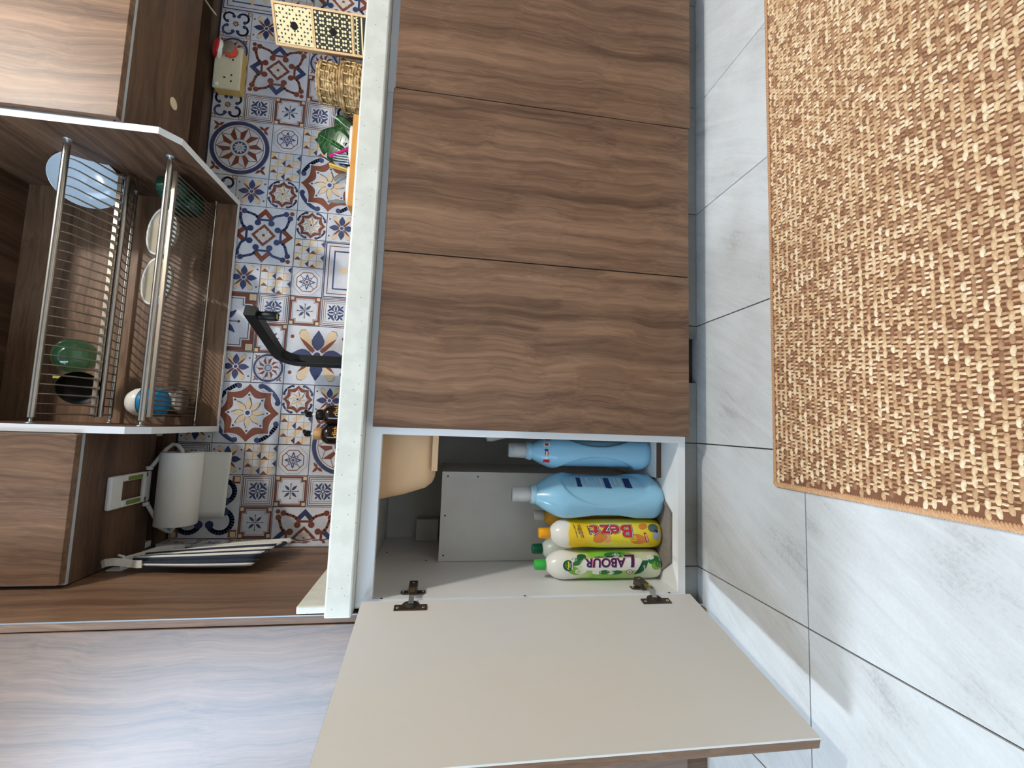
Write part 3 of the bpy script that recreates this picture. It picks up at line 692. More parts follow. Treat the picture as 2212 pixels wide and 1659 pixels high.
for i, (x, lab) in enumerate(((1.072, 'white paw print bowl leaning in the lower rack, nearer the dark green glasses'), (.925, 'white paw print bowl leaning in the lower rack, further from the dark green glasses'))):
    bot = Vector((x, .352, 1.412)); top = Vector((x - .002, .432, 1.522)); c = (bot + top) / 2; up = (top - bot).normalized()
    n = Vector((0, -up.z, up.y)); R = (top - bot).length / 2
    th = thing('bowl', lab, 'bowl', bot, 'paw print bowls')
    mb = MB(); mb.lathe([(R, 0), (R * .97, -.010), (R * .80, -.026), (R * .5, -.034), (0, -.035)], c, M_BROWNG, ax=n, n=48); obj('outside', mb, th)
    mb = MB(); mb.lathe([(R * 1.01, -.012), (R * 1.012, -.001), (R * .99, .002), (R * .93, .0005), (R * .88, -.010)], c, M_CREAM, ax=n, n=48, caps=False); obj('rim', mb, th)
    mb = MB(); mb.lathe([(0, -.0262), (R * .6, -.0238), (R * .80, -.0175), (R * .895, -.009)], c, M_BROWNG, ax=n, n=48, caps=False)
    paw(mb, c - n * .0175 + up * R * .60, Vector((1, 0, 0)), up, n, .017, M_BLACK); obj('inside', mb, th)
gc = Vector((.690, .385, 1.640)); gn = Vector((-.22, -.84, -.5)).normalized()
mb = MB(); mb.lathe(shell([(0, 0), (.026, 0), (.034, .006), (.044, .032), (.050, .05)], .0035), gc, M_GGLASS, ax=-gn, n=48)
tag(obj('glass_bowl', mb), 'clear green glass bowl standing in the upper rack', 'bowl')
mb = MB(); mb.lathe(shell([(0, 0), (.03, 0), (.04, .006), (.047, .024)], .003), (.618, .395, 1.618), M_BLACK, ax=(-.35, -.8, -.4), n=40)
dk = tag(obj('dark_dish', mb), 'small black dish standing left of the green glass bowl', 'dish')
mb = MB(); mb.box(.632, .640, .352, .356, 1.638, 1.656, mat('olive_label', rgb(150, 150, 60), .6)); obj('label_tab', mb, dk)
for k, (x, y, r) in enumerate(((1.205, .375, .03), (1.195, .452, .036))):
    mb = MB(); mb.lathe(shell([(0, 0), (r * .8, 0), (r, .012), (r * 1.02, .06 + .02 * k)], .003), (x - .01, y, 1.400), mat('dark_green_glass', rgb(40, 120, 96), .05, trans=.8, ior=1.5, var=.03), n=32)
    tag(obj('glass_tumbler', mb), ('dark green glass tumbler at the right end of the lower tray, nearer the front', 'dark green glass tumbler at the right end of the lower tray, nearer the back')[k], 'glass', 'dark green tumblers')
cup = thing('cup', 'blue cup with a domed white lid at the left end of the lower rack', 'cup', (.578, .375, 1.4))
mb = MB(); mb.lathe([(0, 0), (.034, 0), (.038, .004), (.0375, .046), (.036, .05), (0, .05)], (.578, .378, 1.4), mat('blue_plastic', rgb(14, 118, 168), .25, var=.08, scale=60), n=36); obj('body', mb, cup)
mb = MB(); mb.lathe([(.0385, .048), (.0395, .052), (.037, .066), (.028, .080), (.012, .0875), (0, .088)], (.578, .378, 1.4), M_CREAM, n=36); obj('lid', mb, cup)
mb = MB(); mb.lathe(shell([(0, 0), (.036, 0), (.044, .005), (.046, .02), (.044, .065)], .0015), (.585, .474, 1.4), M_CHROME, n=40)
tag(obj('steel_cup', mb), 'shiny steel cup behind the blue cup on the lower tray', 'cup')

# ------------------------------------------------------------------ inside the sink cabinet
M_BASIN = mat('beige_basin', rgb(226, 186, 142), .5, var=.05, scale=14)
mb = MB(); secs = []
for z, x0, y0, r in ((ZWB - .001, .358, .085, .05), (.72, .374, .088, .05), (.668, .390, .095, .045), (.652, .402, .108, .04), (.6455, .416, .125, .03)):
    secs.append([(p, q, z) for p, q in rrect(x0, 1.25 - x0, y0, .50, r)])
mb.loft(secs, M_BASIN)
sb = thing('sink_bowl', 'beige underside of the sink hanging below the worktop', 'sink', (.62, .3, .63)); obj('basin', mb, sb)
mb = MB(); mb.box(.436, .80, .089, .097, .640, .654, M_BASIN, ch=.001); obj('bottom_rim', mb, sb)
mb = MB(); mb.lathe([(0, 0), (.045, 0), (.045, .02), (.02, .03), (.02, .12), (0, .12)], (.56, .3, .6455), M_BLACK, ax=(0, 0, -1), n=24); obj('waste_trap', mb, sb)
bx = thing('pipe_boxing', 'grey white panel boxing in the pipes behind the bottles', 'panel', (.298, .4, ZIB))
mb = MB(); mb.box(.1795, .4175, .2570, .268, ZIB, .6275, M_GREY, ch=.0006); obj('front_panel', mb, bx)
mb = MB(); mb.box(.408, .4175, .268, .524, ZIB, .6275, M_GREY); obj('side_panel', mb, bx)
mb = MB()
for x, z in ((.405, .612), (.195, .615), (.405, .53), (.3, .615)): mb.lathe([(.0022, 0), (.0022, .0006), (0, .0006)], (x, .257, z), M_DARK, ax=(0, -1, 0), n=8)
obj('screws', mb, bx)
mb = MB(); mb.box(.1795, .245, .47, .524, .632, .70, M_GREY, ch=.001)
tag(obj('wall_block', mb), 'small grey block on the back of the sink cabinet above the boxing', 'block')
M_CLEARP = mat('clear_cap', rgb(246, 248, 250), .12, trans=.6, ior=1.3, var=.01)
mb = MB(); mb.lathe([(0, 0), (.02, 0), (.026, .03), (.034, .06), (.034, .075), (.016, .08), (.016, .2), (0, .2)], (.5345, .30, .43), M_CREAM, n=28)
tag(obj('siphon', mb), 'white plastic siphon just showing past the right stile', 'siphon')
mb = MB(); mb.box(.4285, .5195, .0945, .40, ZIB, .0815, M_GREY); mb.box(.4285, .5195, .0935, .0945, ZIB, .0885, mat('raw_board_edge', rgb(88, 70, 58), .8)); mb.box(.4285, .5195, .0945, .40, .0815, .0895, M_WHITE)
tag(obj('white_board', mb), 'white laminated board with a raw brown edge under the right blue bottle', 'board')
M_CARD = mat('grey_cardboard', rgb(128, 120, 112), .85, var=.08, scale=60)
ct = thing('cardboard_tray', 'grey cut corner cardboard sheet with black stencilling under the bottles', 'cardboard', (.29, .1, ZIB))
oc = [(.353, .0365), (.2365, .0365), (.182, .118), (.182, .25), (.418, .25), (.424, .128), (.392, .098)]
mb = MB(); mb.prism(oc, ZIB, ZIB + .0022, lambda p, q, h: (p, q, h), M_CARD); obj('sheet', mb, ct)
mb = MB()
for a, b in ((oc[0], oc[1]), (oc[1], oc[2]), (oc[6], oc[0])):
    mb.tube([(a[0], a[1] + .002, ZIB + .0045), (b[0], b[1] + .002, ZIB + .0045)], .0024, M_CARD, n=4, smooth=False)
obj('folded_lip', mb, ct)
mb = MB()
word(mb, 'AEL CUTZ E1A', lambda a, b: (.2395 + a, .0425 - b * 1.0 + .0, ZIB + .0024), M_BLACK, width=.052, size=.0085, off=.0004)
word(mb, 'IS', lambda a, b: (.3455 + a, .0425 - b, ZIB + .0024), M_BLACK, width=.006, size=.0085, off=.0004)
obj('stencilled_letters', mb, ct)

# -- dish soap bottles
def soap_bottle(name, lab, x, y, z, H, R, m_body, m_cap, group=None, cap_r=.0125, cap_h=.026, neck=.9):
    th = thing(name, lab, 'bottle', (x, y, z), group)
    pr_ = [(0, 0), (R * .82, 0), (R * .95, .006), (R, .02), (R, .10), (R * .985, .16), (R * .94, .19), (R * .93, .2), (R * .97, .222), (R * 1.0, .243), (R * .96, .255), (R * .83, .268), (R * .62, .279), (R * .44, .285), (cap_r * .9, .287), (cap_r * .9, .292)]
    k = (H - cap_h) / .289
    pr_ = [(r, h * k) for r, h in pr_]
    mb = MB(); mb.lathe(pr_, (x, y, z), m_body, n=72); obj('body', mb, th)
    mb = MB(); mb.lathe([(cap_r, H - cap_h), (cap_r * 1.08, H - cap_h + .001), (cap_r * 1.0, H - .003), (cap_r * .9, H), (0, H)], (x, y, z), m_cap, n=28)
    obj('cap', mb, th)
    def surf(zz):
        for (r0, h0), (r1, h1) in zip(pr_, pr_[1:]):
            if h0 <= zz <= h1 and h1 > h0: return r0 + (r1 - r0) * (zz - h0) / (h1 - h0)
        return R
    ang = math.atan2(CAM.y - y, CAM.x - x)
    def on(a, b, lay=1):      # a up the bottle, b to the viewer's left
        r = surf(a) + .00016 + lay * .00010; t = ang - b / R
        return (x + r * math.cos(t), y + r * math.sin(t), z + a)
    return th, on
def cut_strips(pts, ax, step):
    lo, hi = min(p[ax] for p in pts), max(p[ax] for p in pts); k0, k1 = math.floor(lo / step), math.ceil(hi / step)
    for k in range(k0, k1):
        q = clip(clip(pts, ax, k * step, True), ax, (k + 1) * step, False)
        if len(q) > 2: yield q
def tess(pts):        # an outline (maybe hollow sided) as triangles
    bm = bmesh.new(); f = bm.faces.new([bm.verts.new((p[0], p[1], 0)) for p in pts])
    bmesh.ops.triangulate(bm, faces=[f], ngon_method='EAR_CLIP'); r = [[(v.co.x, v.co.y) for v in f.verts] for f in bm.faces]; bm.free(); return r
def patch(mb, on, pts, m, lay):
    for t in (tess(pts) if len(pts) > 3 else [pts]):
        for s in cut_strips(t, 1, .0022):
            for q in cut_strips(s, 0, .008): mb.add([on(a, b, lay) for a, b in q], [tuple(range(len(q)))], m)
def bword(mb, on_, s, place, m, lay, width, size, off=0.0, shear=0.0):
    """writing wrapped on a bottle: place(a, b) -> (up the bottle, to the left)"""
    vs, fs, w = text2d(s, size, off, shear); k = width / w
    for f in fs: patch(mb, on_, [place(vs[i][0] * k, vs[i][1]) for i in f], m, lay)
def oval(a, b, ra, rb, n=16, rot=0): return [(a + ra * math.cos(t) * math.cos(rot) - rb * math.sin(t) * math.sin(rot), b + ra * math.cos(t) * math.sin(rot) + rb * math.sin(t) * math.cos(rot)) for t in [2 * PI * i / n for i in range(n)]]
def band_mat(name, stops, H, rough=.22):
    """printed sleeve: colour runs up the bottle (object z)"""
    m, n, l, b = nt(name)
    tc = n.new('ShaderNodeTexCoord'); sx = n.new('ShaderNodeSeparateXYZ'); l.new(tc.outputs['Object'], sx.inputs[0])
    dv_ = n.new('ShaderNodeMath'); dv_.operation = 'DIVIDE'; dv_.inputs[1].default_value = H; l.new(sx.outputs['Z'], dv_.inputs[0])
    z = n.new('ShaderNodeTexNoise'); z.inputs['Scale'].default_value = 25; l.new(tc.outputs['Object'], z.inputs['Vector'])
    ad = n.new('ShaderNodeMath'); ad.operation = 'MULTIPLY_ADD'; ad.inputs[1].default_value = .12; l.new(z.outputs['Fac'], ad.inputs[0])
    sb_ = n.new('ShaderNodeMath'); sb_.operation = 'SUBTRACT'; sb_.inputs[1].default_value = .06; l.new(dv_.outputs[0], sb_.inputs[0]); l.new(sb_.outputs[0], ad.inputs[2])
    rp = ramp(n, stops); l.new(ad.outputs[0], rp.inputs['Fac']); l.new(rp.outputs['Color'], b.inputs['Base Color']); b.inputs['Roughness'].default_value = rough
    return m
G1, G2, G3 = mat('leaf_green', rgb(34, 116, 58), .3), mat('apple_green', rgb(126, 180, 66), .3), mat('deep_green', rgb(12, 92, 52), .3)
M_PRW = mat('print_white', rgb(236, 236, 226), .3); M_NAVY = mat('print_navy', rgb(30, 30, 92), .3); M_PINK = mat('print_pink', rgb(226, 120, 132), .3)
M_YEL = mat('print_yellow', rgb(244, 226, 40), .3); M_RED = mat('print_red', rgb(206, 40, 48), .3); M_ORA = mat('print_orange', rgb(226, 138, 52), .35)
lb = band_mat('apple_sleeve', [(0, rgb(226, 230, 206)), (.16, rgb(214, 224, 190)), (.30, rgb(176, 206, 132)), (.44, rgb(140, 194, 80)), (.62, rgb(136, 196, 70)), (.72, rgb(206, 226, 150)), (.80, rgb(236, 236, 226)), (1, rgb(238, 238, 232))], .29)
t1, on = soap_bottle('soap_bottle', 'white and green apple dish soap bottle with a bright green cap', .213, .112, ZIB + .003, .316, .0352, lb, mat('bright_green_cap', rgb(60, 184, 74), .3))
mb = MB()
patch(mb, on, rrect(.054, .206, -.0125, .0165, .008), M_PRW, 1)
for a, b, ra, rb, rot, m in ((.220, -.006, .016, .010, .3, G1), (.226, .016, .018, .010, -.4, G2), (.205, -.017, .012, .009, .2, G3), (.228, -.014, .011, .010, 0, M_PRW), (.21, .018, .014, .008, 0, M_PRW), (.20, -.003, .011, .009, .8, M_PRW),
                             (.13, -.022, .018, .007, .1, G1), (.105, -.023, .014, .006, .1, G1), (.118, -.019, .010, .006, 0, M_PRW), (.09, -.022, .015, .007, -.1, G2), (.15, .021, .014, .006, 0, G1), (.17, .021, .012, .006, 0, M_PRW), (.135, .022, .010, .005, 0, M_PRW), (.12, .022, .015, .006, .1, G1),
                             (.022, -.008, .016, .009, .4, G1), (.018, .006, .012, .010, -.3, G2), (.010, .002, .010, .008, 0, G1), (.03, -.014, .010, .006, 0, M_PRW)):
    patch(mb, on, oval(a, b, ra, rb, 16, rot), m, 2)
patch(mb, on, [(.036, -.006), (.052, -.006), (.056, .008), (.066, .022), (.074, .028), (.058, .024), (.046, .014)], G3, 3)
patch(mb, on, oval(.0865, .0205, .0075, .0065), M_NAVY, 3); patch(mb, on, oval(.0865, .0205, .0062, .0053), M_PRW, 4); patch(mb, on, oval(.086, .0205, .003, .003), M_ORA, 5)
patch(mb, on, oval(.2405, .0035, .0135, .0125, 24), G3, 4)
for off, m, lay in ((.0016, M_PINK, 5), (.0007, M_NAVY, 6)):
    bword(mb, on, 'ABOUR', lambda a, b: (.0965 + a, -.0115 + b), m, lay, .101, .0285, off, .12)
    bword(mb, on, 'L', lambda a, b: (.0675 + a, -.0198 + b), m, lay, .0300, .041, off, .12)
bword(mb, on, 'pencuci pinggan mangkuk', lambda a, b: (.103 + a, -.0168 + b), M_NAVY, 5, .07, .0042, .0001)
hz = lambda a0, b0, sl=0.0: (lambda a, b: (a0 + b + sl * a, b0 - a))      # level writing on a bottle
bword(mb, on, 'Pekat', hz(.2385, .0125), M_YEL, 6, .0185, .0066, .0003)
bword(mb, on, 'Lebih', hz(.2457, .008), M_YEL, 6, .009, .0036, 0)
bword(mb, on, 'Lebih', hz(.2346, .008), M_PRW, 6, .009, .0036, 0)
bword(mb, on, 'Mandai', hz(.2292, .013), M_PRW, 6, .0190, .0058, .0002)
bword(mb, on, 'fresh', hz(.0455, .020, .12), M_PRW, 6, .0155, .0075, .0001)
obj('printed_label', mb, t1)
soap_bottle('soap_bottle', 'white soap bottle with a dark green cap, half hidden behind the apple one', .2275, .196, ZIB + .003, .306, .0335, mat('white_green_plastic', rgb(206, 216, 206), .3), mat('dark_green_cap', rgb(10, 92, 62), .3))
yb = band_mat('lemon_sleeve', [(0, rgb(240, 206, 30)), (.12, rgb(244, 216, 30)), (.25, rgb(246, 226, 70)), (.45, rgb(248, 234, 110)), (.62, rgb(246, 226, 60)), (.74, rgb(248, 208, 20)), (.872, rgb(248, 208, 16)), (.89, rgb(238, 236, 226)), (1, rgb(240, 238, 232))], .275)
t2, on = soap_bottle('soap_bottle', 'yellow lemon dish soap bottle with an orange cap', .288, .111, ZIB + .003, .308, .0350, yb, mat('orange_cap', rgb(246, 170, 14), .3))
mb = MB()
for a, b, ra, rb, rot, m in ((.163, .012, .018, .013, .4, M_ORA), (.120, .014, .016, .012, 0, M_YEL), (.066, .016, .022, .013, -.2, M_ORA), (.144, .013, .010, .012, .2, mat('print_peach', rgb(240, 176, 110), .35)), (.086, .015, .018, .011, 0, M_YEL), (.05, -.016, .012, .008, .3, M_ORA)):
    patch(mb, on, oval(a, b, ra, rb, 18, rot), m, 1)
patch(mb, on, oval(.016, .006, .012, .013), mat('print_silver', rgb(170, 180, 184), .3), 2); patch(mb, on, oval(.024, -.012, .014, .011, 12, .3), mat('print_slate', rgb(84, 110, 108), .35), 2); patch(mb, on, oval(.018, -.004, .006, .004), M_NAVY, 3)
patch(mb, on, [(.046, -.001), (.052, .000), (.043, .025), (.035, .022)], M_RED, 3)
bword(mb, on, 'LEMON', hz(.0375, .0215, .42), M_PRW, 4, .018, .0052, .0002)
for off, m, lay in ((.0034, M_NAVY, 4), (.0021, M_PRW, 5), (.0011, M_NAVY, 6), (.0003, M_RED, 7)):
    bword(mb, on, 'B', lambda a, b: (.078 + a, -.0185 + b), m, lay, .032, .041, off * .8)
    bword(mb, on, 'ez', lambda a, b: (.1115 + a, -.0185 + b * 1.15), m, lay, .051, .036, off * .8)
    bword(mb, on, 't', lambda a, b: (.1645 + a, -.0185 + b), m, lay, .0235, .036, off * .8)
patch(mb, on, [(.2165, -.024), (.2175, -.024), (.2055, .012), (.2045, .012)], M_RED, 2)
for k, (st, w_) in enumerate((('POWERFUL SERBUK', .034), ('AKTIVE', .015), ('KUASA LEMON', .030), ('SERTLEE TINGGAL', .034))):
    bword(mb, on, st, hz(.2268 - k * .0052 - .0085, .011 if k != 1 else .003, .25), M_NAVY, 2, w_, .0044, .0001)
bword(mb, on, 'DISH', hz(.184, .0045, .3), M_NAVY, 2, .022, .0066, .0003)
obj('printed_label', mb, t2)
soap_bottle('soap_bottle', 'amber yellow bottle with a clear white cap behind the lemon one', .3155, .186, ZIB + .003, .306, .0335, mat('amber_plastic', rgb(214, 158, 20), .3), mat('milky_cap', rgb(206, 202, 196), .25))

# -- blue softener bottles
def big_bottle(lab, x, y, z, H, wx, wy, rot, name='softener_bottle'):
    th = thing(name, lab, 'bottle', (x, y, z), 'big blue softener bottles')
    body = H - .062; secs = []; N = 120; K = 60
    sm = lambda v: max(0, min(1, v)) ** 2 * (3 - 2 * max(0, min(1, v)))
    for i in range(K + 1):
        t = i / K; h = body * t
        s = 1.0
        if t < .07: s = .80 + .20 * math.sin(t / .07 * PI / 2)
        if t > .76: s = 1 - (1 - math.cos((t - .76) / .24 * PI / 2)) * .60
        a = wx * s; b = wy * s; sec = []
        hour = .26 + .95 * (abs(t - .46) / .40) ** 2.0           # half width of the rib on the narrow side, slim at the waist
        for j in range(N):
            th_ = 2 * PI * j / N; c, q = math.cos(th_), math.sin(th_); e = 2 / 2.5
            px = math.copysign(abs(c) ** e, c); py = math.copysign(abs(q) ** e, q)
            dd = sm((abs(py) - hour) / .10) * .0080 * sm((t - .06) / .05) * sm((.86 - t) / .05)
            sec.append((px * (a - dd * .55), py * (b - dd), h))
        secs.append(sec)
    cr, sr = math.cos(rot), math.sin(rot)
    W = lambda p: (x + p[0] * cr - p[1] * sr, y + p[0] * sr + p[1] * cr, z + p[2])
    mb = MB(); mb.loft([[W(p) for p in s_] for s_ in secs], M_BLUE); o = obj('body', mb, th)
    mb = MB(); mb.lathe([(.024, body - .002), (.024, body + .004), (.0225, body + .006), (.0215, body + .012), (0, body + .012)], (x, y, z), M_BLUE2, n=32); obj('neck_ring', mb, th)
    mb = MB(); mb.lathe([(.0195, body + .012), (.0185, body + .052), (.017, body + .057), (0, body + .057), ], (x, y, z), M_CLEARP, n=32); obj('clear_cap', mb, th)
    mb = MB(); mb.lathe([(.011, body + .012), (.0105, body + .034), (.008, body + .04), (0, body + .04)], (x, y, z), M_CREAM, n=24); obj('spout', mb, th)
    return th, W
M_BLUE = mat('sky_blue_plastic', rgb(146, 202, 232), .26, var=.03, scale=8, coat=.25); M_BLUE2 = mat('pale_blue_plastic', rgb(160, 204, 226), .3)
bl, W1 = big_bottle('big pale blue bottle with a clear cap, left one of the two', .3795, .1215, ZIB + .002, .382, .061, .046, -2.08)
mb = MB()
M_GR = mat('print_grey', rgb(176, 196, 210), .35)
yl = .046 - .0080 + .0007
for h, w_, x0, x1, m in ((.075, .022, -.02, .020, M_NAVY), (.100, .010, -.02, .016, M_GR), (.114, .008, -.02, .018, M_GR), (.130, .018, -.02, .022, M_NAVY), (.151, .007, -.02, .017, M_GR), (.162, .006, -.02, .02, M_GR), (.185, .010, -.02, .016, M_GR), (.205, .014, -.02, .018, M_NAVY), (.225, .006, -.02, .014, M_GR)):
    q = [(x0, yl, h), (x1, yl, h + .003), (x1 - .002, yl, h + w_), (x0, yl, h + w_ * .8)]
    mb.add([W1(p) for p in q], [(0, 1, 2, 3)], m)
obj('printed_label', mb, bl)
br, W2 = big_bottle('darker looking blue bottle with a clear cap partly behind the right stile', .4850, .170, ZIB + .0145, .375, .060, .046, -1.50)
mb = MB()
def sh2(y, h):       # a point of the right bottle's narrow side at the shoulder
    t = h / (.375 - .062); s_ = 1 - (1 - math.cos((t - .76) / .24 * PI / 2)) * .60
    return W2((.0606 * s_ * (1 - min(.98, abs(y) / (.046 * s_)) ** 2.5) ** (1 / 2.5) + .0004, y, h))
for y0, y1, h0, h1, m in ((-.030, -.022, .271, .285, M_RED), (-.012, -.002, .275, .283, M_RED), (-.0115, -.0025, .2775, .2805, M_PRW), (-.001, .004, .276, .284, M_NAVY), (.011, .020, .272, .286, M_PRW), (.0125, .0185, .275, .283, M_RED), (.026, .030, .268, .280, M_RED), (-.020, -.016, .276, .283, M_PRW)):
    for k in range(3):
        ya, yb_ = y0 + (y1 - y0) * k / 3, y0 + (y1 - y0) * (k + 1) / 3
        mb.add([sh2(ya, h0), sh2(yb_, h0), sh2(yb_, h1), sh2(ya, h1)], [(0, 1, 2, 3)], m)
obj('printed_label', mb, br)
# ------------------------------------------------------------------ on the worktop
# tap: square black column, bent spout, round aerator
tap = thing('kitchen_tap', 'matt black square kitchen tap standing at the tiles', 'tap', (.729, .485, ZWT))
mb = MB(); mb.box(.707, .751, .463, .507, ZWT, .958, M_BLACK, ch=.002); obj('base', mb, tap)
def sq(path, h, m, mb):
    mb.tube(path, h * 1.414, m, n=4, smooth=False, up=(1, .2, 0))
S0 = Vector((.729, .485, .95)); tip = Vector((.821, .228, 1.137)); cr_ = Vector((.729, .485, 1.128))
hd = (Vector((tip.x, tip.y, 0)) - Vector((cr_.x, cr_.y, 0))).normalized()
cor = []
for i in range(9):
    t = i / 8 * PI / 2; rr = .055
    cor.append(Vector((.729, .485, 1.137 - rr)) + hd * (rr * (1 - math.cos(t))) + Vector((0, 0, rr * math.sin(t))))
mb = MB()
pts = [S0] + cor + [tip]
vs = []; hw = .0145
side = Vector((-hd.y, hd.x, 0))
secs = []
for i, p in enumerate(pts):
    t = ((pts[min(i + 1, len(pts) - 1)] - pts[max(i - 1, 0)])).normalized(); nn = t.cross(side).normalized()
    c = .002
    q = [(hw - c, hw), (hw, hw - c), (hw, -hw + c), (hw - c, -hw), (-hw + c, -hw), (-hw, -hw + c), (-hw, hw - c), (-hw + c, hw)]
    secs.append([p + side * a + nn * b for a, b in q])
mb.loft(secs, M_BLACK, smooth=False); obj('spout', mb, tap)
mb = MB(); ap = tip - hd * .022
mb.lathe([(.011, -.012), (.011, -.026), (.0125, -.028), (.0125, -.058), (.0115, -.060), (.009, -.060)], ap, M_BLACK, n=28, caps=False); mb.lathe([(.0095, -.0585), (0, -.0585)], ap, mat('aerator_mesh', rgb(176, 160, 112), .5, metal=.4), n=24, caps=False)
obj('aerator', mb, tap)
# amber pump bottles
M_AMB = mat('amber_glass', rgb(34, 18, 10), .06, var=.2, spec=.6); M_GOLD = mat('gold_print', rgb(206, 160, 84), .4); M_COLLAR = wood('bamboo', [(.3, rgb(170, 122, 74)), (.5, rgb(196, 148, 96)), (.7, rgb(214, 168, 116))], 'Z', .5, band=60)
for k, (px, lab) in enumerate((((655, 893), 'dark amber pump bottle with a black collar'), ((650, 936), 'dark amber pump bottle with a bamboo collar'))):
    y = .43; tp = P(px[0], px[1], y); x = .561 if k == 0 else .5035; tz = 1.047
    th = thing('pump_bottle', lab + ' beside the tap', 'bottle', (x, y, ZWT), 'amber pump bottles')
    mb = MB(); mb.lathe([(0, 0), (.0285, 0), (.0305, .004), (.0305, .118), (.029, .128), (.0225, .138), (.016, .141), (0, .141)], (x, y, ZWT), M_AMB, n=40); obj('body', mb, th)
    mb = MB(); mb.lathe([(.0155, .141), (.0165, .142), (.0165, .158), (.014, .161), (.006, .163), (0, .163)] if k == 0 else [(.0165, .141), (.0175, .142), (.0175, .162), (.016, .164), (0, .164)], (x, y, ZWT), M_BLACK if k == 0 else M_COLLAR, n=32); obj('collar', mb, th)
    mb = MB(); mb.lathe([(.0042, .163), (.0042, .174), (0, .174)], (x, y, ZWT), M_CREAM, n=14); obj('pump_stem', mb, th)
    mb = MB(); mb.lathe([(.006, .174), (.0085, .177), (.0095, .183), (.0085, .190), (.005, .193), (0, .194)], (x, y, ZWT), M_BLACK, n=24)
    mb.tube([(x, y, ZWT + .185), (x + .006, y - .02, ZWT + .187), (x + .009, y - .034, ZWT + .183)], [.006, .0055, .0045], M_BLACK, n=10); obj('pump_head', mb, th)
    a0 = math.atan2(CAM.y - y, CAM.x - x)
    cyl = lambda a, b: (x + .0308 * math.cos(a0 + a / .03), y + .0308 * math.sin(a0 + a / .03), ZWT + b)
    mb = MB(); word(mb, 'dish', lambda a, b: cyl(-.004 - .006 * k + a, .092 + b), M_GOLD, size=.022, off=.0002, shear=.15); obj('gold_letters', mb, th)
# small chest of three patterned drawers
bw = wood('birch', [(.3, rgb(190, 150, 104)), (.5, rgb(212, 174, 128)), (.7, rgb(226, 190, 146))], 'Z', .6, band=30, seed=1.2)
DC0 = Vector((1.705, .400, ZWT)); e1 = Vector((.087, -.062, 0)).normalized(); e2 = Vector((-e1.y, e1.x, 0))
cm = Matrix(((e1.x, e2.x, 0, DC0.x), (e1.y, e2.y, 0, DC0.y), (0, 0, 1, DC0.z), (0, 0, 0, 1)))
CW, CDp, CH = .109, .108, .355
ch = thing('drawer_chest', 'narrow birch chest of three black printed drawers on the right of the worktop', 'drawers', DC0)
mb = MB(); tt = .006
for a in ((0, tt, 0, CDp, 0, CH), (CW - tt, CW, 0, CDp, 0, CH), (tt, CW - tt, 0, CDp, CH - tt, CH), (tt, CW - tt, 0, CDp, 0, tt), (tt, CW - tt, CDp - tt, CDp, tt, CH - tt), (tt, CW - tt, 0, CDp - tt, .1195, .1255), (tt, CW - tt, 0, CDp - tt, .2355, .2415)): mb.box(*a, bw, xf=cm)
obj('case', mb, ch)
M_CREAMW = mat('cream_wood', rgb(222, 206, 160), .6); M_PRB = mat('printed_black', rgb(34, 30, 20), .6)
random.seed(3)
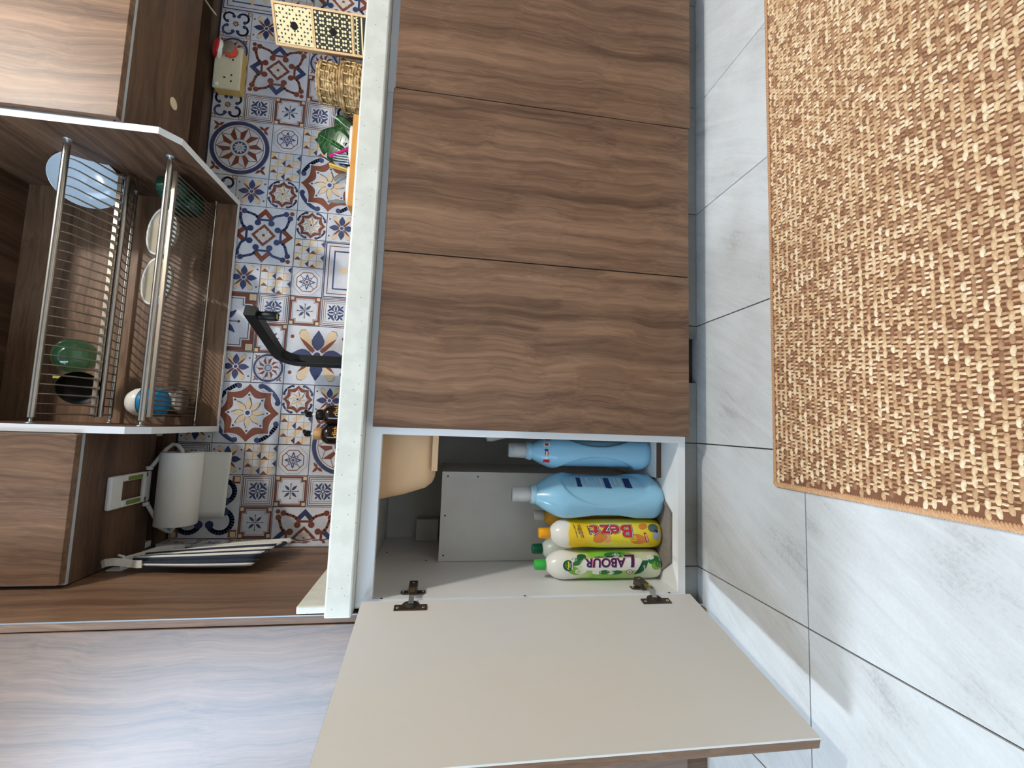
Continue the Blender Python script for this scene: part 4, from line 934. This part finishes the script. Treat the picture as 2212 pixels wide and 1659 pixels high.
for k, (z0, z1) in enumerate(((tt + .001, .1185), (.1265, .2345), (.2425, CH - tt - .001))):
    x0, x1 = tt + .001, CW - tt - .001; y = .002
    mb = MB(); mb.box(x0, x1, y, CDp - .02, z0, z1, M_CREAMW, xf=cm); o = obj('drawer', mb, ch)
    mb = MB(); F = lambda a, b, l=1: cm @ Vector((x0 + a, y - .0002 * l, z0 + b)); w_, h_ = x1 - x0, z1 - z0
    def pl_(pts, m=M_PRB, l=1): mb.add([F(min(max(p, 0), w_), min(max(q, 0), h_), l) for p, q in pts], [tuple(range(len(pts)))], m)
    if k == 2:
        st = w_ / 9
        for i in range(10):
            for j in range(11):
                cx, cy = (i + .5) * st * .95, (j + .5) * h_ / 11
                if (i + j) % 3 == 0:
                    continue
                a = (i * 2 + j * 3) % 6 * PI / 3 + .3
                pl_([(cx + .0042 * math.cos(a + q), cy + .0042 * math.sin(a + q)) for q in (0, 2.0, 4.4)])
    elif k == 1:
        pl_([(0, 0), (w_, 0), (w_, h_), (0, h_)], M_PRB, 1)
        nx, ny = 4, 5
        for i in range(nx):
            for j in range(ny):
                cx, cy = (i + .5) * w_ / nx, (j + .5) * h_ / ny; s = w_ / nx / 2
                pl_([(cx, cy - .24 * s), (cx + .24 * s, cy), (cx, cy + .24 * s), (cx - .24 * s, cy)], M_CREAMW, 2)
                for q in range(4):
                    a = PI / 4 + q * PI / 2; ox, oy = cx + .78 * s * math.cos(a), cy + .78 * s * math.sin(a)
                    pl_([(ox + r * s * math.cos(a + t), oy + r * s * math.sin(a + t)) for r, t in ((.34, .35), (.34, -.35), (.36, -1.2), (.30, -2.7), (.30, 2.7), (.36, 1.2))], M_CREAMW, 2)
    else:
        for b0, b1 in ((h_ * .93, h_ * .985), (h_ * .80, h_ * .86), (h_ * .63, h_ * .76), (h_ * .585, h_ * .61)): pl_([(0, b0), (w_, b0), (w_, b1), (0, b1)])
        for i in range(12):
            a = (i + .5) * w_ / 12; pl_([(a - .004, h_ * .86), (a + .004, h_ * .86), (a, h_ * .915)])
            if i % 2: pl_([(a - .003, h_ * .94), (a + .002, h_ * .94), (a + .002, h_ * .975), (a - .003, h_ * .975)], M_CREAMW, 2)
        for i in range(4):
            a = (i + .5) * w_ / 4
            for r, m, l in ((.5, M_PRB, 1), (.42, M_CREAMW, 2), (.32, M_PRB, 3), (.22, M_CREAMW, 4), (.12, M_PRB, 5)): pl_([(a, h_ * .3 - r * .03 * 2), (a + r * .024 * 1.1, h_ * .3), (a, h_ * .3 + r * .03 * 2), (a - r * .024 * 1.1, h_ * .3)], m, l)
    obj('printed_pattern', mb, o)
    if k:
        mb = MB(); c = Vector((w_ / 2, h_ / 2)); mb.add([F(c.x + .0105 * math.cos(2 * PI * i / 24), c.y + .0105 * math.sin(2 * PI * i / 24), 4) for i in range(24)], [tuple(range(24))], mat('finger_hole', rgb(6, 5, 4), .9)); obj('finger_hole', mb, o)
    else:
        mb = MB()
        for r, m, l in ((.017, M_CREAMW, 5), (.0145, M_PRB, 6), (.014, M_CREAMW, 7), (.006, mat('finger_hole', rgb(6, 5, 4), .9), 8)): mb.add([F(w_ / 2 + r * math.cos(2 * PI * i / 24), h_ * .42 + r * math.sin(2 * PI * i / 24), l) for i in range(24)], [tuple(range(24))], m)
        obj('finger_hole', mb, o)
# seagrass baskets
def weave_mat(name):
    m, n, l, b = nt(name)
    tc = n.new('ShaderNodeTexCoord'); br = n.new('ShaderNodeTexBrick'); br.inputs['Scale'].default_value = 1
    sx = n.new('ShaderNodeSeparateXYZ'); l.new(tc.outputs['Object'], sx.inputs[0])
    at = n.new('ShaderNodeMath'); at.operation = 'ARCTAN2'; l.new(sx.outputs[1], at.inputs[0]); l.new(sx.outputs[0], at.inputs[1])
    z = n.new('ShaderNodeTexNoise'); z.inputs['Scale'].default_value = 70; z.inputs['Detail'].default_value = 5; l.new(tc.outputs['Object'], z.inputs['Vector'])
    rp = ramp(n, [(.32, rgb(112, 84, 54)), (.46, rgb(158, 126, 84)), (.58, rgb(188, 158, 112)), (.7, rgb(214, 188, 136))]); l.new(z.outputs['Fac'], rp.inputs['Fac']); l.new(rp.outputs['Color'], b.inputs['Base Color'])
    b.inputs['Roughness'].default_value = .75
    n.remove(br); n.remove(at)
    return m
M_GRASS = weave_mat('seagrass'); M_GRASS2 = mat('pale_seagrass', rgb(214, 186, 124), .75, var=.15, scale=90)
def basket(lab, c, R, H, tilt):
    c = Vector(c); th = thing('lidded_basket', lab, 'basket', c, 'seagrass baskets'); ax = Vector(tilt).normalized()
    e1_ = Vector((1, 0, 0)); e1_ = (e1_ - ax * e1_.dot(ax)).normalized(); e2_ = ax.cross(e1_)
    V = lambda r, a, h: c + e1_ * (r * math.cos(a)) + e2_ * (r * math.sin(a)) + ax * h
    mb = MB()
    rows = [(R * .80, 0), (R * .95, H * .10), (R, H * .3), (R * .99, H * .55), (R * .90, H * .74)]
    mb.lathe([(0, 0)] + [(r - .003, h) for r, h in rows] + [(0, H * .74)], c, M_GRASS, ax=ax, n=36)
    for j in range(7):                                     # coils, each a wavy rope
        h = H * (.06 + .68 * j / 6); r = R * (.88 + .12 * math.sin(PI * min(1, (j + 1.2) / 6.5)))
        mb.tube([V(r + .0012 * math.sin(18 * a + j * 2), a, h + .001 * math.cos(18 * a + j)) for a in [2 * PI * i / 72 for i in range(72)]], H * .062, M_GRASS, n=6, closed=True)
    obj('body', mb, th)
    mb = MB()
    for j in range(15):                                    # pale lashings over the coils
        a = 2 * PI * j / 15
        for q in range(3):
            h0 = H * (.08 + .24 * q + .05 * (j % 2)); r = R * (1.005 if q else .97)
            mb.tube([V(r + .0035, a + .02 * q, h0), V(r + .0050, a + .03, h0 + H * .09), V(r + .0035, a + .06, h0 + H * .16)], .0021, M_GRASS2, n=5)
    obj('lashing', mb, th, kind='stuff')
    mb = MB(); mb.lathe([(0, H * .78), (R * 1.0, H * .78), (R * 1.03, H * .86), (R * .98, H * .96), (R * .5, H * 1.02), (0, H * 1.03)], c, M_GRASS, ax=ax, n=36)
    for h, r in ((.82, 1.02), (.92, 1.0)): mb.tube([V(R * r + .0012 * math.sin(22 * a), a, H * h) for a in [2 * PI * i / 72 for i in range(72)]], H * .055, M_GRASS, n=6, closed=True)
    obj('lid', mb, th)
bc = Vector((1.655, .476, ZWT))
basket('lidded seagrass basket at the bottom of the small stack under the chest side', (1.632, .465, ZWT), .074, .087, (0, 0, 1))
basket('middle lidded seagrass basket of the small stack', (1.640, .468, .9385), .071, .076, (.03, -.02, 1))
basket('topmost smaller seagrass basket of the small stack', (1.650, .472, 1.0185), .058, .070, (.05, -.03, 1))
# utensil caddy with bamboo rim, and what stands in it
M_BAM = wood('orange_bamboo', [(.3, rgb(176, 116, 54)), (.5, rgb(206, 146, 76)), (.7, rgb(222, 168, 98))], 'X', .45, band=40, seed=4)
cad = thing('utensil_caddy', 'white utensil caddy in a bamboo rim at the back of the worktop', 'caddy', (1.36, .44, ZWT))
mb = MB(); mb.box(1.208, 1.508, .395, .407, .930, .957, M_BAM, ch=.002); mb.box(1.208, 1.508, .497, .509, .930, .957, M_BAM, ch=.002); mb.box(1.208, 1.220, .407, .497, .930, .957, M_BAM); mb.box(1.496, 1.508, .407, .497, .930, .957, M_BAM); obj('rim', mb, cad)
mb = MB()
for x in (1.215, 1.501):
    for y in (.401, .503): mb.box(x - .006, x + .006, y - .005, y + .005, ZWT, .930, M_BAM)
obj('legs', mb, cad)
for x0, x1 in ((1.224, 1.355), (1.365, 1.492)):
    mb = MB(); o_ = rrect(x0, x1, .410, .494, .03, 6); i_ = rrect(x0 + .003, x1 - .003, .413, .491, .027, 6)
    mb.loft([[(p, q, z) for p, q in o] for o, z in ((o_, ZWT + .004), (o_, .968), (i_, .968), (i_, ZWT + .01))], M_CREAM); obj('cup_insert', mb, cad)
M_STEEL2 = mat('brushed_steel', rgb(190, 192, 196), .3, metal=.9, var=.05)
def at(u, v, y): return P(u, v, y)
def flatbar(path, wid, th_, m, name, lab, cat, facing=Vector((-.2, -1, 0)), group=None, taper=None):
    mb = MB(); k = len(path); pts = [Vector(p) for p in path]; secs = []
    for i, p in enumerate(pts):
        t = (pts[min(i + 1, k - 1)] - pts[max(i - 1, 0)]).normalized(); s_ = t.cross(facing).normalized(); n_ = s_.cross(t).normalized()
        w_ = wid * (taper[i] if taper else 1) / 2; h = th_ / 2; c = min(h, w_) * .5
        secs.append([p + s_ * a + n_ * b for a, b in ((w_ - c, h), (w_, 0), (w_ - c, -h), (-w_ + c, -h), (-w_, 0), (-w_ + c, h))])
    mb.loft(secs, m); return tag(obj(name, mb), lab, cat, group)
def down(p, x, y, z=.862): return Vector((x, y, z))
a = at(712, 338, .45); flatbar([down(0, 1.395, .452), at(752, 322, .452), a], .011, .007, mat('magenta_plastic', rgb(206, 24, 130), .35), 'peeler', 'magenta plastic handle sticking out of the caddy', 'peeler')
a = at(747, 312, .46)
mb = MB(); mb.tube([a + Vector((.0085 * math.cos(t), .0, .0095 * math.sin(t))) for t in [2 * PI * i / 20 for i in range(20)]], .0022, M_CREAM, n=8, closed=True, up=(0, 1, 0)); mb.tube([a - Vector((0, 0, .009)), Vector((a.x, .46, .865))], .0025, M_CREAM, n=8)
tag(obj('scissors', mb), 'white ring scissor handle in the caddy by the leaf', 'scissors')
fk = []
mb = MB(); f0 = at(735, 343, .44)
for q in range(4):
    x = f0.x + (q - 1.5) * .0085; mb.tube([(x, .44, .972), (x, .44, 1.006), (x + .001 * (q - 1.5), .437, 1.019)], [.0028, .0024, .0014], M_STEEL2, n=6)
mb.box(f0.x - .0165, f0.x + .0165, .4385, .4415, .955, .976, M_STEEL2, ch=.001); mb.tube([(f0.x, .44, .958), (f0.x, .443, .862)], .004, M_STEEL2, n=6)
tag(obj('fork', mb), 'steel fork with its tines up in the caddy', 'fork')
for k, (u, v, dx) in enumerate(((711, 354, 0), (712, 359, .006))):
    t_ = at(u, v, .435 + .008 * k); b_ = Vector((t_.x - .035 + dx, .44 + .008 * k, .862)); mb = MB(); mb.tube([b_, t_], [.0022, .0034], mat('yellow_bamboo', rgb(224, 186, 90), .5), n=4, smooth=False)
    tag(obj('chopstick', mb), ('upper of two pale yellow chopsticks leaning out of the caddy beside the fork', 'lower of two pale yellow chopsticks leaning out of the caddy, away from the fork')[k], 'chopstick', 'bamboo chopsticks')
a = at(697, 338, .46); flatbar([Vector((1.345, .462, .862)), at(742, 354, .462), at(712, 348, .462), a], .0035, .002, M_BLACK, 'skewer', 'thin dark skewer rising behind the yellow chopsticks', 'skewer')
flatbar([Vector((1.300, .462, .862)), at(752, 374, .462), at(735, 382, .462), at(722, 390, .462)], .020, .003, M_STEEL2, 'spatula', 'grey steel spatula in the caddy left of the chopsticks', 'spatula', taper=[.4, .45, 1, .9])
flatbar([Vector((1.295, .475, .862)), at(745, 388, .475), at(733, 394, .475)], .016, .003, M_CREAM, 'spoon', 'white spoon handle next to the grey spatula', 'spoon')
flatbar([Vector((1.250, .450, .862)), at(748, 436, .450), at(728, 436, .450), at(710, 434, .450)], .013, .005, mat('grey_bristle', rgb(120, 122, 118), .6), 'brush', 'small grey bottle brush at the left end of the caddy', 'brush', taper=[.35, .8, 1, .5])
# artificial monstera leaf
lf = thing('leaf_spray', 'dark green split leaf spray behind the caddy', 'plant', (1.47, .5, .90))
def leafmat(name):
    m, n, l, b = nt(name)
    tc = n.new('ShaderNodeTexCoord'); z = n.new('ShaderNodeTexNoise'); z.inputs['Scale'].default_value = 45; z.inputs['Detail'].default_value = 3; l.new(tc.outputs['Object'], z.inputs['Vector'])
    rp = ramp(n, [(.35, rgb(14, 46, 24)), (.55, rgb(26, 70, 34)), (.72, rgb(56, 104, 58))]); l.new(z.outputs['Fac'], rp.inputs['Fac']); l.new(rp.outputs['Color'], b.inputs['Base Color']); b.inputs['Roughness'].default_value = .32
    return m
M_LEAF = leafmat('leaf_gloss'); M_VEIN = mat('leaf_vein', rgb(96, 146, 84), .5)
def leaf(root, base_, tip_, wid, lob, nrm):
    base_, tip_ = Vector(base_), Vector(tip_); L = (tip_ - base_).length; t = (tip_ - base_).normalized(); n_ = Vector(nrm).normalized(); s_ = t.cross(n_).normalized()
    mb = MB(); vs = []
    N = 40
    def V(a, b): return base_ + t * (a * L) + s_ * (b * wid) + n_ * (.010 * math.sin(a * 3) - .09 * b * b * wid * 2)
    for sg in (-1, 1):
        rows = []
        for i in range(N + 1):
            a = i / N; w_ = math.sin(PI * min(1, a * .92 + .08)) ** .62 * (1 - .12 * a)
            cut = 1 - .34 * (max(0, math.sin(a * PI * lob)) ** 10) * (0 < a < .95)
            rows.append([V(a - .10 * (j / 5) * (1 - a), sg * .5 * w_ * cut * j / 5) for j in range(6)])
        mb.grid(rows if sg > 0 else [r[::-1] for r in rows], M_LEAF)
    o = obj('leaf', mb, root, solid=.0008)
    mb = MB(); mb.tube([V(a / 12, 0) - n_ * -.0012 for a in range(12)], .0011, M_VEIN, n=5)
    for q in range(1, 7):
        a = q / 8.0
        for sg in (-1, 1): mb.tube([V(a, 0) + n_ * .0012, V(a + .05, sg * .17) + n_ * .0012, V(a + .07, sg * .33) + n_ * .0012], [.0008, .0006, .0003], M_VEIN, n=4)
    obj('veins', mb, o)
leaf(lf, (1.425, .470, .985), (1.500, .512, 1.092), .112, 4.5, (-.35, -.9, .1))
leaf(lf, (1.450, .505, .965), (1.580, .520, 1.040), .085, 4.5, (-.3, -.9, .25))
mb = MB(); mb.tube([(1.425, .470, .987), (1.420, .468, .93), (1.425, .462, .865)], .002, M_VEIN, n=6); mb.tube([(1.450, .505, .967), (1.44, .48, .92), (1.43, .465, .865)], .002, M_VEIN, n=6); obj('stem', mb, lf)
mb = MB(); tpp = at(716, 250, .455); mb.tube([Vector((1.44, .455, .865)), at(745, 272, .455), at(730, 258, .455), tpp], [.0016, .0018, .0048, .0028], mat('pale_leaf', rgb(176, 196, 176), .5), n=6, flat=.4)
tag(obj('pale_leaf', mb), 'thin pale blade standing in front of the dark green leaf', 'plant')
# wall socket with adaptor plug
so = thing('wall_socket', 'cream surface mounted double socket on the dark tiles under the wall cabinet', 'socket', (1.69, .54, 1.35))
M_IV = mat('ivory_plastic', rgb(214, 206, 176), .45, var=.04); M_IV2 = mat('aged_plastic', rgb(206, 172, 96), .5, var=.06)
sx0, sx1, sz0, sz1 = 1.625, 1.775, 1.353, 1.437
mb = MB(); mb.box(sx0 + .002, sx1 - .002, .528, .559, sz0 + .002, sz1 - .002, M_IV2, ch=.002); obj('back_box', mb, so)
mb = MB(); mb.box(sx0, sx1, .519, .528, sz0, sz1, M_IV, ch=.0035); fp = obj('face_plate', mb, so)
mb = MB()
for x in (1.662, 1.738):
    for dx, dz, w_, h_ in ((0, .013, .0022, .0035), (-.011, -.008, .0028, .0025), (.011, -.008, .0028, .0025)): mb.box(x + dx - w_, x + dx + w_, .5187, .5192, 1.388 + dz - h_, 1.388 + dz + h_, M_BLACK)
obj('socket_holes', mb, fp)
mb = MB(); mb.lathe([(.0075, 0), (.0075, .002), (.006, .0035), (0, .003)], (1.638, .519, 1.424), M_CREAM, ax=(0, -1, 0), n=24); obj('switch', mb, fp)
pg = thing('adaptor_plug', 'red and white round plug pushed into the cream socket', 'plug', (1.75, .5, 1.36))
pc_ = Vector((1.752, .5185, 1.398)); pa = Vector((.05, -1, .10)).normalized(); M_REDP = mat('red_plastic', rgb(176, 34, 34), .35); M_RED2 = mat('red_label', rgb(224, 70, 54), .4)
mb = MB(); mb.lathe([(0, 0), (.021, 0), (.0215, .022), (.019, .026), (0, .026)], pc_ + Vector((0, 0, -.012)), mat('smoky_plastic', rgb(150, 132, 116), .3, trans=.3), ax=pa, n=32); obj('pin_block', mb, pg)
mb = MB(); mb.lathe([(.0218, .003), (.022, .004), (.022, .019), (.0218, .020)], pc_ + Vector((0, 0, -.012)), M_RED2, ax=pa, n=32, caps=False); obj('red_label', mb, pg)
mb = MB(); mb.lathe([(0, .0), (.026, 0), (.029, .004), (.030, .012), (.028, .016), (0, .017)], pc_ + pa * .002 + Vector((0, 0, .016)), M_CREAM, ax=Vector((.05, -.55, .85)), n=36, sy=1.0); obj('white_disc', mb, pg)
mb = MB(); mb.lathe([(.0302, .012), (.030, .017), (.024, .024), (.010, .027), (0, .0275)], pc_ + pa * .002 + Vector((0, 0, .016)), M_REDP, ax=Vector((.05, -.55, .85)), n=36); obj('red_cap', mb, pg)
# loose white lead hanging from the gap over the socket
cb = thing('lead', 'loose white lead with a small connector hanging under the wall cabinet', 'cable', (1.845, .48, 1.42))
M_LEAD = mat('aged_white_lead', rgb(196, 184, 160), .5)
mb = MB(); mb.tube([(1.90, .475, 1.475), (1.882, .470, 1.455), (1.868, .466, 1.446), (1.858, .468, 1.438)], .0022, M_LEAD, n=8); obj('lead', mb, cb)
mb = MB(); mb.tube([(1.858, .468, 1.438), (1.853, .470, 1.434), (1.842, .473, 1.424), (1.838, .474, 1.420)], [.003, .0042, .0046, .0026], M_LEAD, n=8, flat=.6); obj('connector', mb, cb)
# paper towel holder under the left wall cabinet
hl = thing('towel_holder', 'white and green paper towel holder fixed under the left wall cabinet', 'holder', (.34, .36, ZU))
M_HW = mat('white_plastic', rgb(208, 208, 204), .4, var=.02); M_HG = mat('olive_rubber', rgb(108, 124, 50), .5)
mb = MB(); z1_ = ZU - .0004
B0 = [(.308, .278), (.388, .274), (.386, .322), (.306, .326)]
for xa, xb, ya, yb in ((.303, .387, .276, .320), (.303, .321, .320, .418), (.369, .387, .320, .418), (.303, .387, .405, .432)): mb.box(xa, xb, ya, yb, z1_ - .012, z1_, M_HW, ch=.004)
obj('clamp', mb, hl)
for x in (.308, .371):
    mb = MB(); mb.prism([(p, q) for p, q in rrect(x, x + .011, .335, .392, .005, 5)], z1_ - .0128, z1_ - .0118, lambda p, q, h: (p, q, h), M_HG); obj('grip_pad', mb, hl)
RC = Vector((.338, .442, 1.372)); rr_ = .052; xl_, xr_ = .236, .440
arms = (((.390, .424, z1_ - .008), (.400, .428, z1_ - .012), (.447, .442, 1.416), (.462, .448, 1.402), (.458, .446, 1.388), (xr_ + .004, RC.y, RC.z + .002), (xr_ - .02, RC.y, RC.z)),
        ((.300, .424, z1_ - .008), (.290, .428, z1_ - .012), (.226, .442, 1.410), (.216, .448, 1.396), (.214, .446, 1.384), (xl_ - .004, RC.y, RC.z + .002), (xl_ + .02, RC.y, RC.z)))
for p_ in arms:
    mb = MB(); mb.tube(p_, .0058, M_HW, n=8); mb.lathe([(.009, 0), (.009, .010), (0, .010)], p_[0], M_HW, ax=(1 if p_[0][0] > .35 else -1, 0, 0), n=14); obj('arm', mb, hl)
pt = thing('paper_towel_roll', 'white paper towel roll with a loose sheet on the holder', 'paper towel', (RC.x, RC.y, RC.z - rr_))
M_PAP = mat('paper_towel', rgb(214, 211, 204), .9, var=.02, scale=200, bump=.15)
mb = MB(); mb.lathe([(.02, xl_), (rr_ - .001, xl_), (rr_, xl_ + .001), (rr_, xr_ - .001), (rr_ - .001, xr_), (.02, xr_)], (0, RC.y, RC.z), M_PAP, ax=(1, 0, 0), n=56, caps=False); obj('roll', mb, pt)
mb = MB(); mb.lathe([(.0198, xl_ + .0005), (.0198, xr_ - .0005), (.0175, xr_ - .0005), (.0175, xl_ + .0005), (.0198, xl_ + .0005)], (0, RC.y, RC.z), mat('cardboard_core', rgb(120, 98, 76), .9), ax=(1, 0, 0), n=32, caps=False); obj('core', mb, pt)
mb = MB(); rows = []
for i in range(19):
    t = i / 18
    if t < .42: a = .9 - t / .42 * .9; q = (RC.y + (rr_ + .0012) * math.cos(a), RC.z + (rr_ + .0012) * math.sin(a))
    else: k_ = (t - .42) / .58; q = (RC.y + rr_ + .0012 + .004 * math.sin(k_ * 2.2), RC.z - k_ * .108)
    rows.append([(xl_ + .004 + (xr_ - xl_ - .006) * j / 10 + (.010 * max(0, t - .42) * (1 - j / 10)), q[0] + .0025 * math.sin(j * .9) * max(0, t - .5), q[1] + .012 * (1 - j / 10) * max(0, t - .42)) for j in range(11)])
mb.grid(rows, M_PAP); obj('loose_sheet', mb, pt, solid=.0005)
# striped apron on its hook
apn = thing('apron', 'navy and cream striped apron folded on a hook by the tall unit', 'apron', (.18, .33, 1.06))
def stripes(name):
    m, n, l, b = nt(name)
    at_ = n.new('ShaderNodeVertexColor'); at_.layer_name = 'stripe'
    rp = ramp(n, [(.0, rgb(34, 42, 58)), (.5, rgb(216, 212, 202))]); rp.color_ramp.interpolation = 'CONSTANT'
    l.new(at_.outputs['Color'], rp.inputs['Fac']); l.new(rp.outputs['Color'], b.inputs['Base Color']); b.inputs['Roughness'].default_value = .9
    return m
M_NAVYC = mat('navy_cloth', rgb(38, 46, 62), .9, var=.12, scale=120); M_CREAMC = mat('cream_cloth', rgb(214, 210, 200), .9, var=.04, scale=120)
mb = MB()
random.seed(11)
sec = []      # folded section from the back (tiles) to the front
ys = [.452, .436, .420, .405, .389, .374, .358, .343, .327, .312, .297, .283, .270, .258, .249, .243]
for i, y in enumerate(ys): sec.append((.168 + (.020 if i % 2 else .006) + .016 * math.sin(PI * i / 15) + .004 * math.sin(i * 1.3), y))
fine = []
for i in range(len(sec) - 1):
    for j in range(3):
        t = j / 3; s_ = t * t * (3 - 2 * t); fine.append((sec[i][0] + (sec[i + 1][0] - sec[i][0]) * s_, sec[i][1] + (sec[i + 1][1] - sec[i][1]) * t, i * 3 + j))
NZ = 16
for i in range(len(fine) - 1):
    fr = i / (len(fine) - 1); m = M_CREAMC
    for lo, hi in ((.20, .30), (.44, .50), (.58, .70), (.76, .80), (.86, .96)):
        if lo <= fr < hi: m = M_NAVYC
    col = []
    for e in (i, i + 1):
        x, y, k_ = fine[e]; c_ = []
        zb = 1.062 + .03 * (i / len(fine)) + .012 * math.sin(k_ * 1.1); zt = 1.385 + .05 * math.sin(e / len(fine) * PI) * .3 - .055 * (1 - e / len(fine))
        for j in range(NZ + 1):
            t = j / NZ; z = zb + (zt - zb) * t; sq_ = 1 - .55 * t ** 2.2
            c_.append((.164 + (x - .164) * (1 - .35 * t), .300 + (y - .300) * sq_ * (1.06 - .06 * t), z))
        col.append(c_)
    mb.grid([list(r) for r in zip(*col)], m)
obj('folded_cloth', mb, apn, solid=.0014)
mb = MB()
def strap(pts, w_, m):
    pts = [Vector(p) for p in pts]; k = len(pts); secs = []
    for i, p in enumerate(pts):
        t = (pts[min(i + 1, k - 1)] - pts[max(i - 1, 0)]).normalized(); s_ = Vector((1, 0, 0)); s_ = (s_ - t * s_.dot(t)).normalized(); n_ = t.cross(s_)
        secs.append([p + s_ * a * w_ / 2 + n_ * b * .001 for a, b in ((1, 1), (1, -1), (-1, -1), (-1, 1))])
    mb.loft(secs, m, smooth=False)
strap([(.178, .268, 1.436), (.184, .262, 1.425), (.186, .262, 1.405), (.182, .268, 1.385), (.178, .272, 1.372), (.178, .268, 1.358), (.18, .262, 1.345)], .018, M_CREAMC)
obj('front_strap', mb, apn)
mb = MB(); strap([(.176, .300, 1.424), (.178, .345, 1.402), (.180, .395, 1.385), (.178, .420, 1.360), (.176, .428, 1.335)], .013, M_CREAMC); obj('back_strap', mb, apn)
hk = thing('wall_hook', 'small pale plastic hook on the wood above the striped apron', 'hook', (.16, .30, 1.41))
mb = MB(); mb.box(.1546, .158, .290, .318, 1.405, 1.440, M_HW, ch=.001); mb.tube([(.158, .303, 1.415), (.172, .303, 1.410), (.186, .304, 1.412), (.190, .304, 1.424)], [.004, .004, .0036, .003], M_HW, n=8); obj('hook', mb, hk)

# ------------------------------------------------------------------ woven mat on the floor
M_WEAVE = None
def weave():
    m, n, l, b = nt('mat_fibre')
    g_ = n.new('ShaderNodeNewGeometry'); rp = ramp(n, [(.0, rgb(142, 98, 68)), (.22, rgb(176, 134, 98)), (.45, rgb(206, 168, 126)), (.75, rgb(224, 194, 152)), (1.0, rgb(236, 214, 180))])
    l.new(g_.outputs['Random Per Island'], rp.inputs['Fac'])
    z = n.new('ShaderNodeTexNoise'); z.inputs['Scale'].default_value = 260; l.new(g_.outputs['Position'], z.inputs['Vector'])
    mx = n.new('ShaderNodeMix'); mx.data_type = 'RGBA'; mx.blend_type = 'MULTIPLY'; mx.inputs['Factor'].default_value = .5
    r2 = ramp(n, [(.3, (.55, .5, .46, 1)), (.65, (1, 1, 1, 1))]); l.new(z.outputs['Fac'], r2.inputs['Fac'])
    l.new(rp.outputs['Color'], mx.inputs[6]); l.new(r2.outputs['Color'], mx.inputs[7]); l.new(mx.outputs[2], b.inputs['Base Color']); b.inputs['Roughness'].default_value = .7
    return m
M_WEAVE = weave(); M_MATB = mat('mat_backing', rgb(118, 78, 54), .95, var=.15, scale=120); M_BIND = mat('mat_binding', rgb(196, 152, 112), .85, var=.18, scale=260)
mt = thing('woven_mat', 'brown and straw woven floor mat in front of the cabinets', 'mat', (1.2, -.5, 0))
mx0, mx1, my0, my1 = .4525, 1.95, -.90, -.2150
mb = MB(); mb.box(mx0 + .004, mx1, my0, my1 - .004, .0005, .0065, M_MATB); obj('backing', mb, mt)
# binding: rope-like overcast stitches along the two visible edges
mb = MB(); random.seed(5)
def stitch(c, d, L, wdt, h, m, mb, n=4, k=4, fat=.5):
    d = Vector(d).normalized(); s_ = Vector((-d.y, d.x, 0)); vs = []
    for i in range(k + 1):
        t = i / k; u_ = (t - .5) * L; g_ = math.sin(PI * (.10 + .80 * t)); hh = h * g_ ** .6; wi = wdt * (1 - fat + fat * g_ ** .5)
        for j in range(n):
            a = PI * j / (n - 1); vs.append(Vector(c) + d * u_ + s_ * (wi / 2 * math.cos(a)) + Vector((0, 0, hh * math.sin(a))))
    fs = [(i * n + j, i * n + j + 1, (i + 1) * n + j + 1, (i + 1) * n + j) for i in range(k) for j in range(n - 1)]
    mb.add(vs, fs, m, True)
y = my1
x = mx0 + .002
while x < mx1: stitch((x, my1 - .0035, .0012), (.55, 1, 0), .0135, .0042, .0078, M_BIND, mb); x += .0036
y = my1 - .002
while y > -.74: stitch((mx0 + .0045, y, .0012), (1, .5, 0), .0140, .0045, .0082, M_BIND, mb); y -= .0038
mb.box(mx0 + .001, mx0 + .011, my0, my1 - .001, .0004, .004, M_BIND); mb.box(mx0 + .001, mx1, my1 - .010, my1 - .001, .0004, .004, M_BIND)
obj('edge_binding', mb, mt, kind='stuff')
mb = MB(); px_, py_ = .0132, .0112; row = 0; y = my1 - .0130; R_ = random.uniform
while y > -.72:
    xmax = 1.62 if y > -.45 else 1.42
    x = mx0 + .012 + (row * .0046) % px_
    while x < xmax:
        stitch((x + R_(-.0009, .0009), y + R_(-.0007, .0007), .0046), (1, R_(-.16, .16), 0), px_ * R_(.86, 1.08), .0068, .0056, M_WEAVE, mb)
        for k in (-.27, .27):
            stitch((x + px_ * (.5 + k * .9) + R_(-.0006, .0006), y - py_ * .5 + R_(-.0006, .0006), .0046), (R_(-.2, .2), 1, 0), py_ * R_(.70, .95), .0047, .0050, M_WEAVE, mb)
        x += px_
    y -= py_; row += 1
obj('weave', mb, mt, kind='stuff')
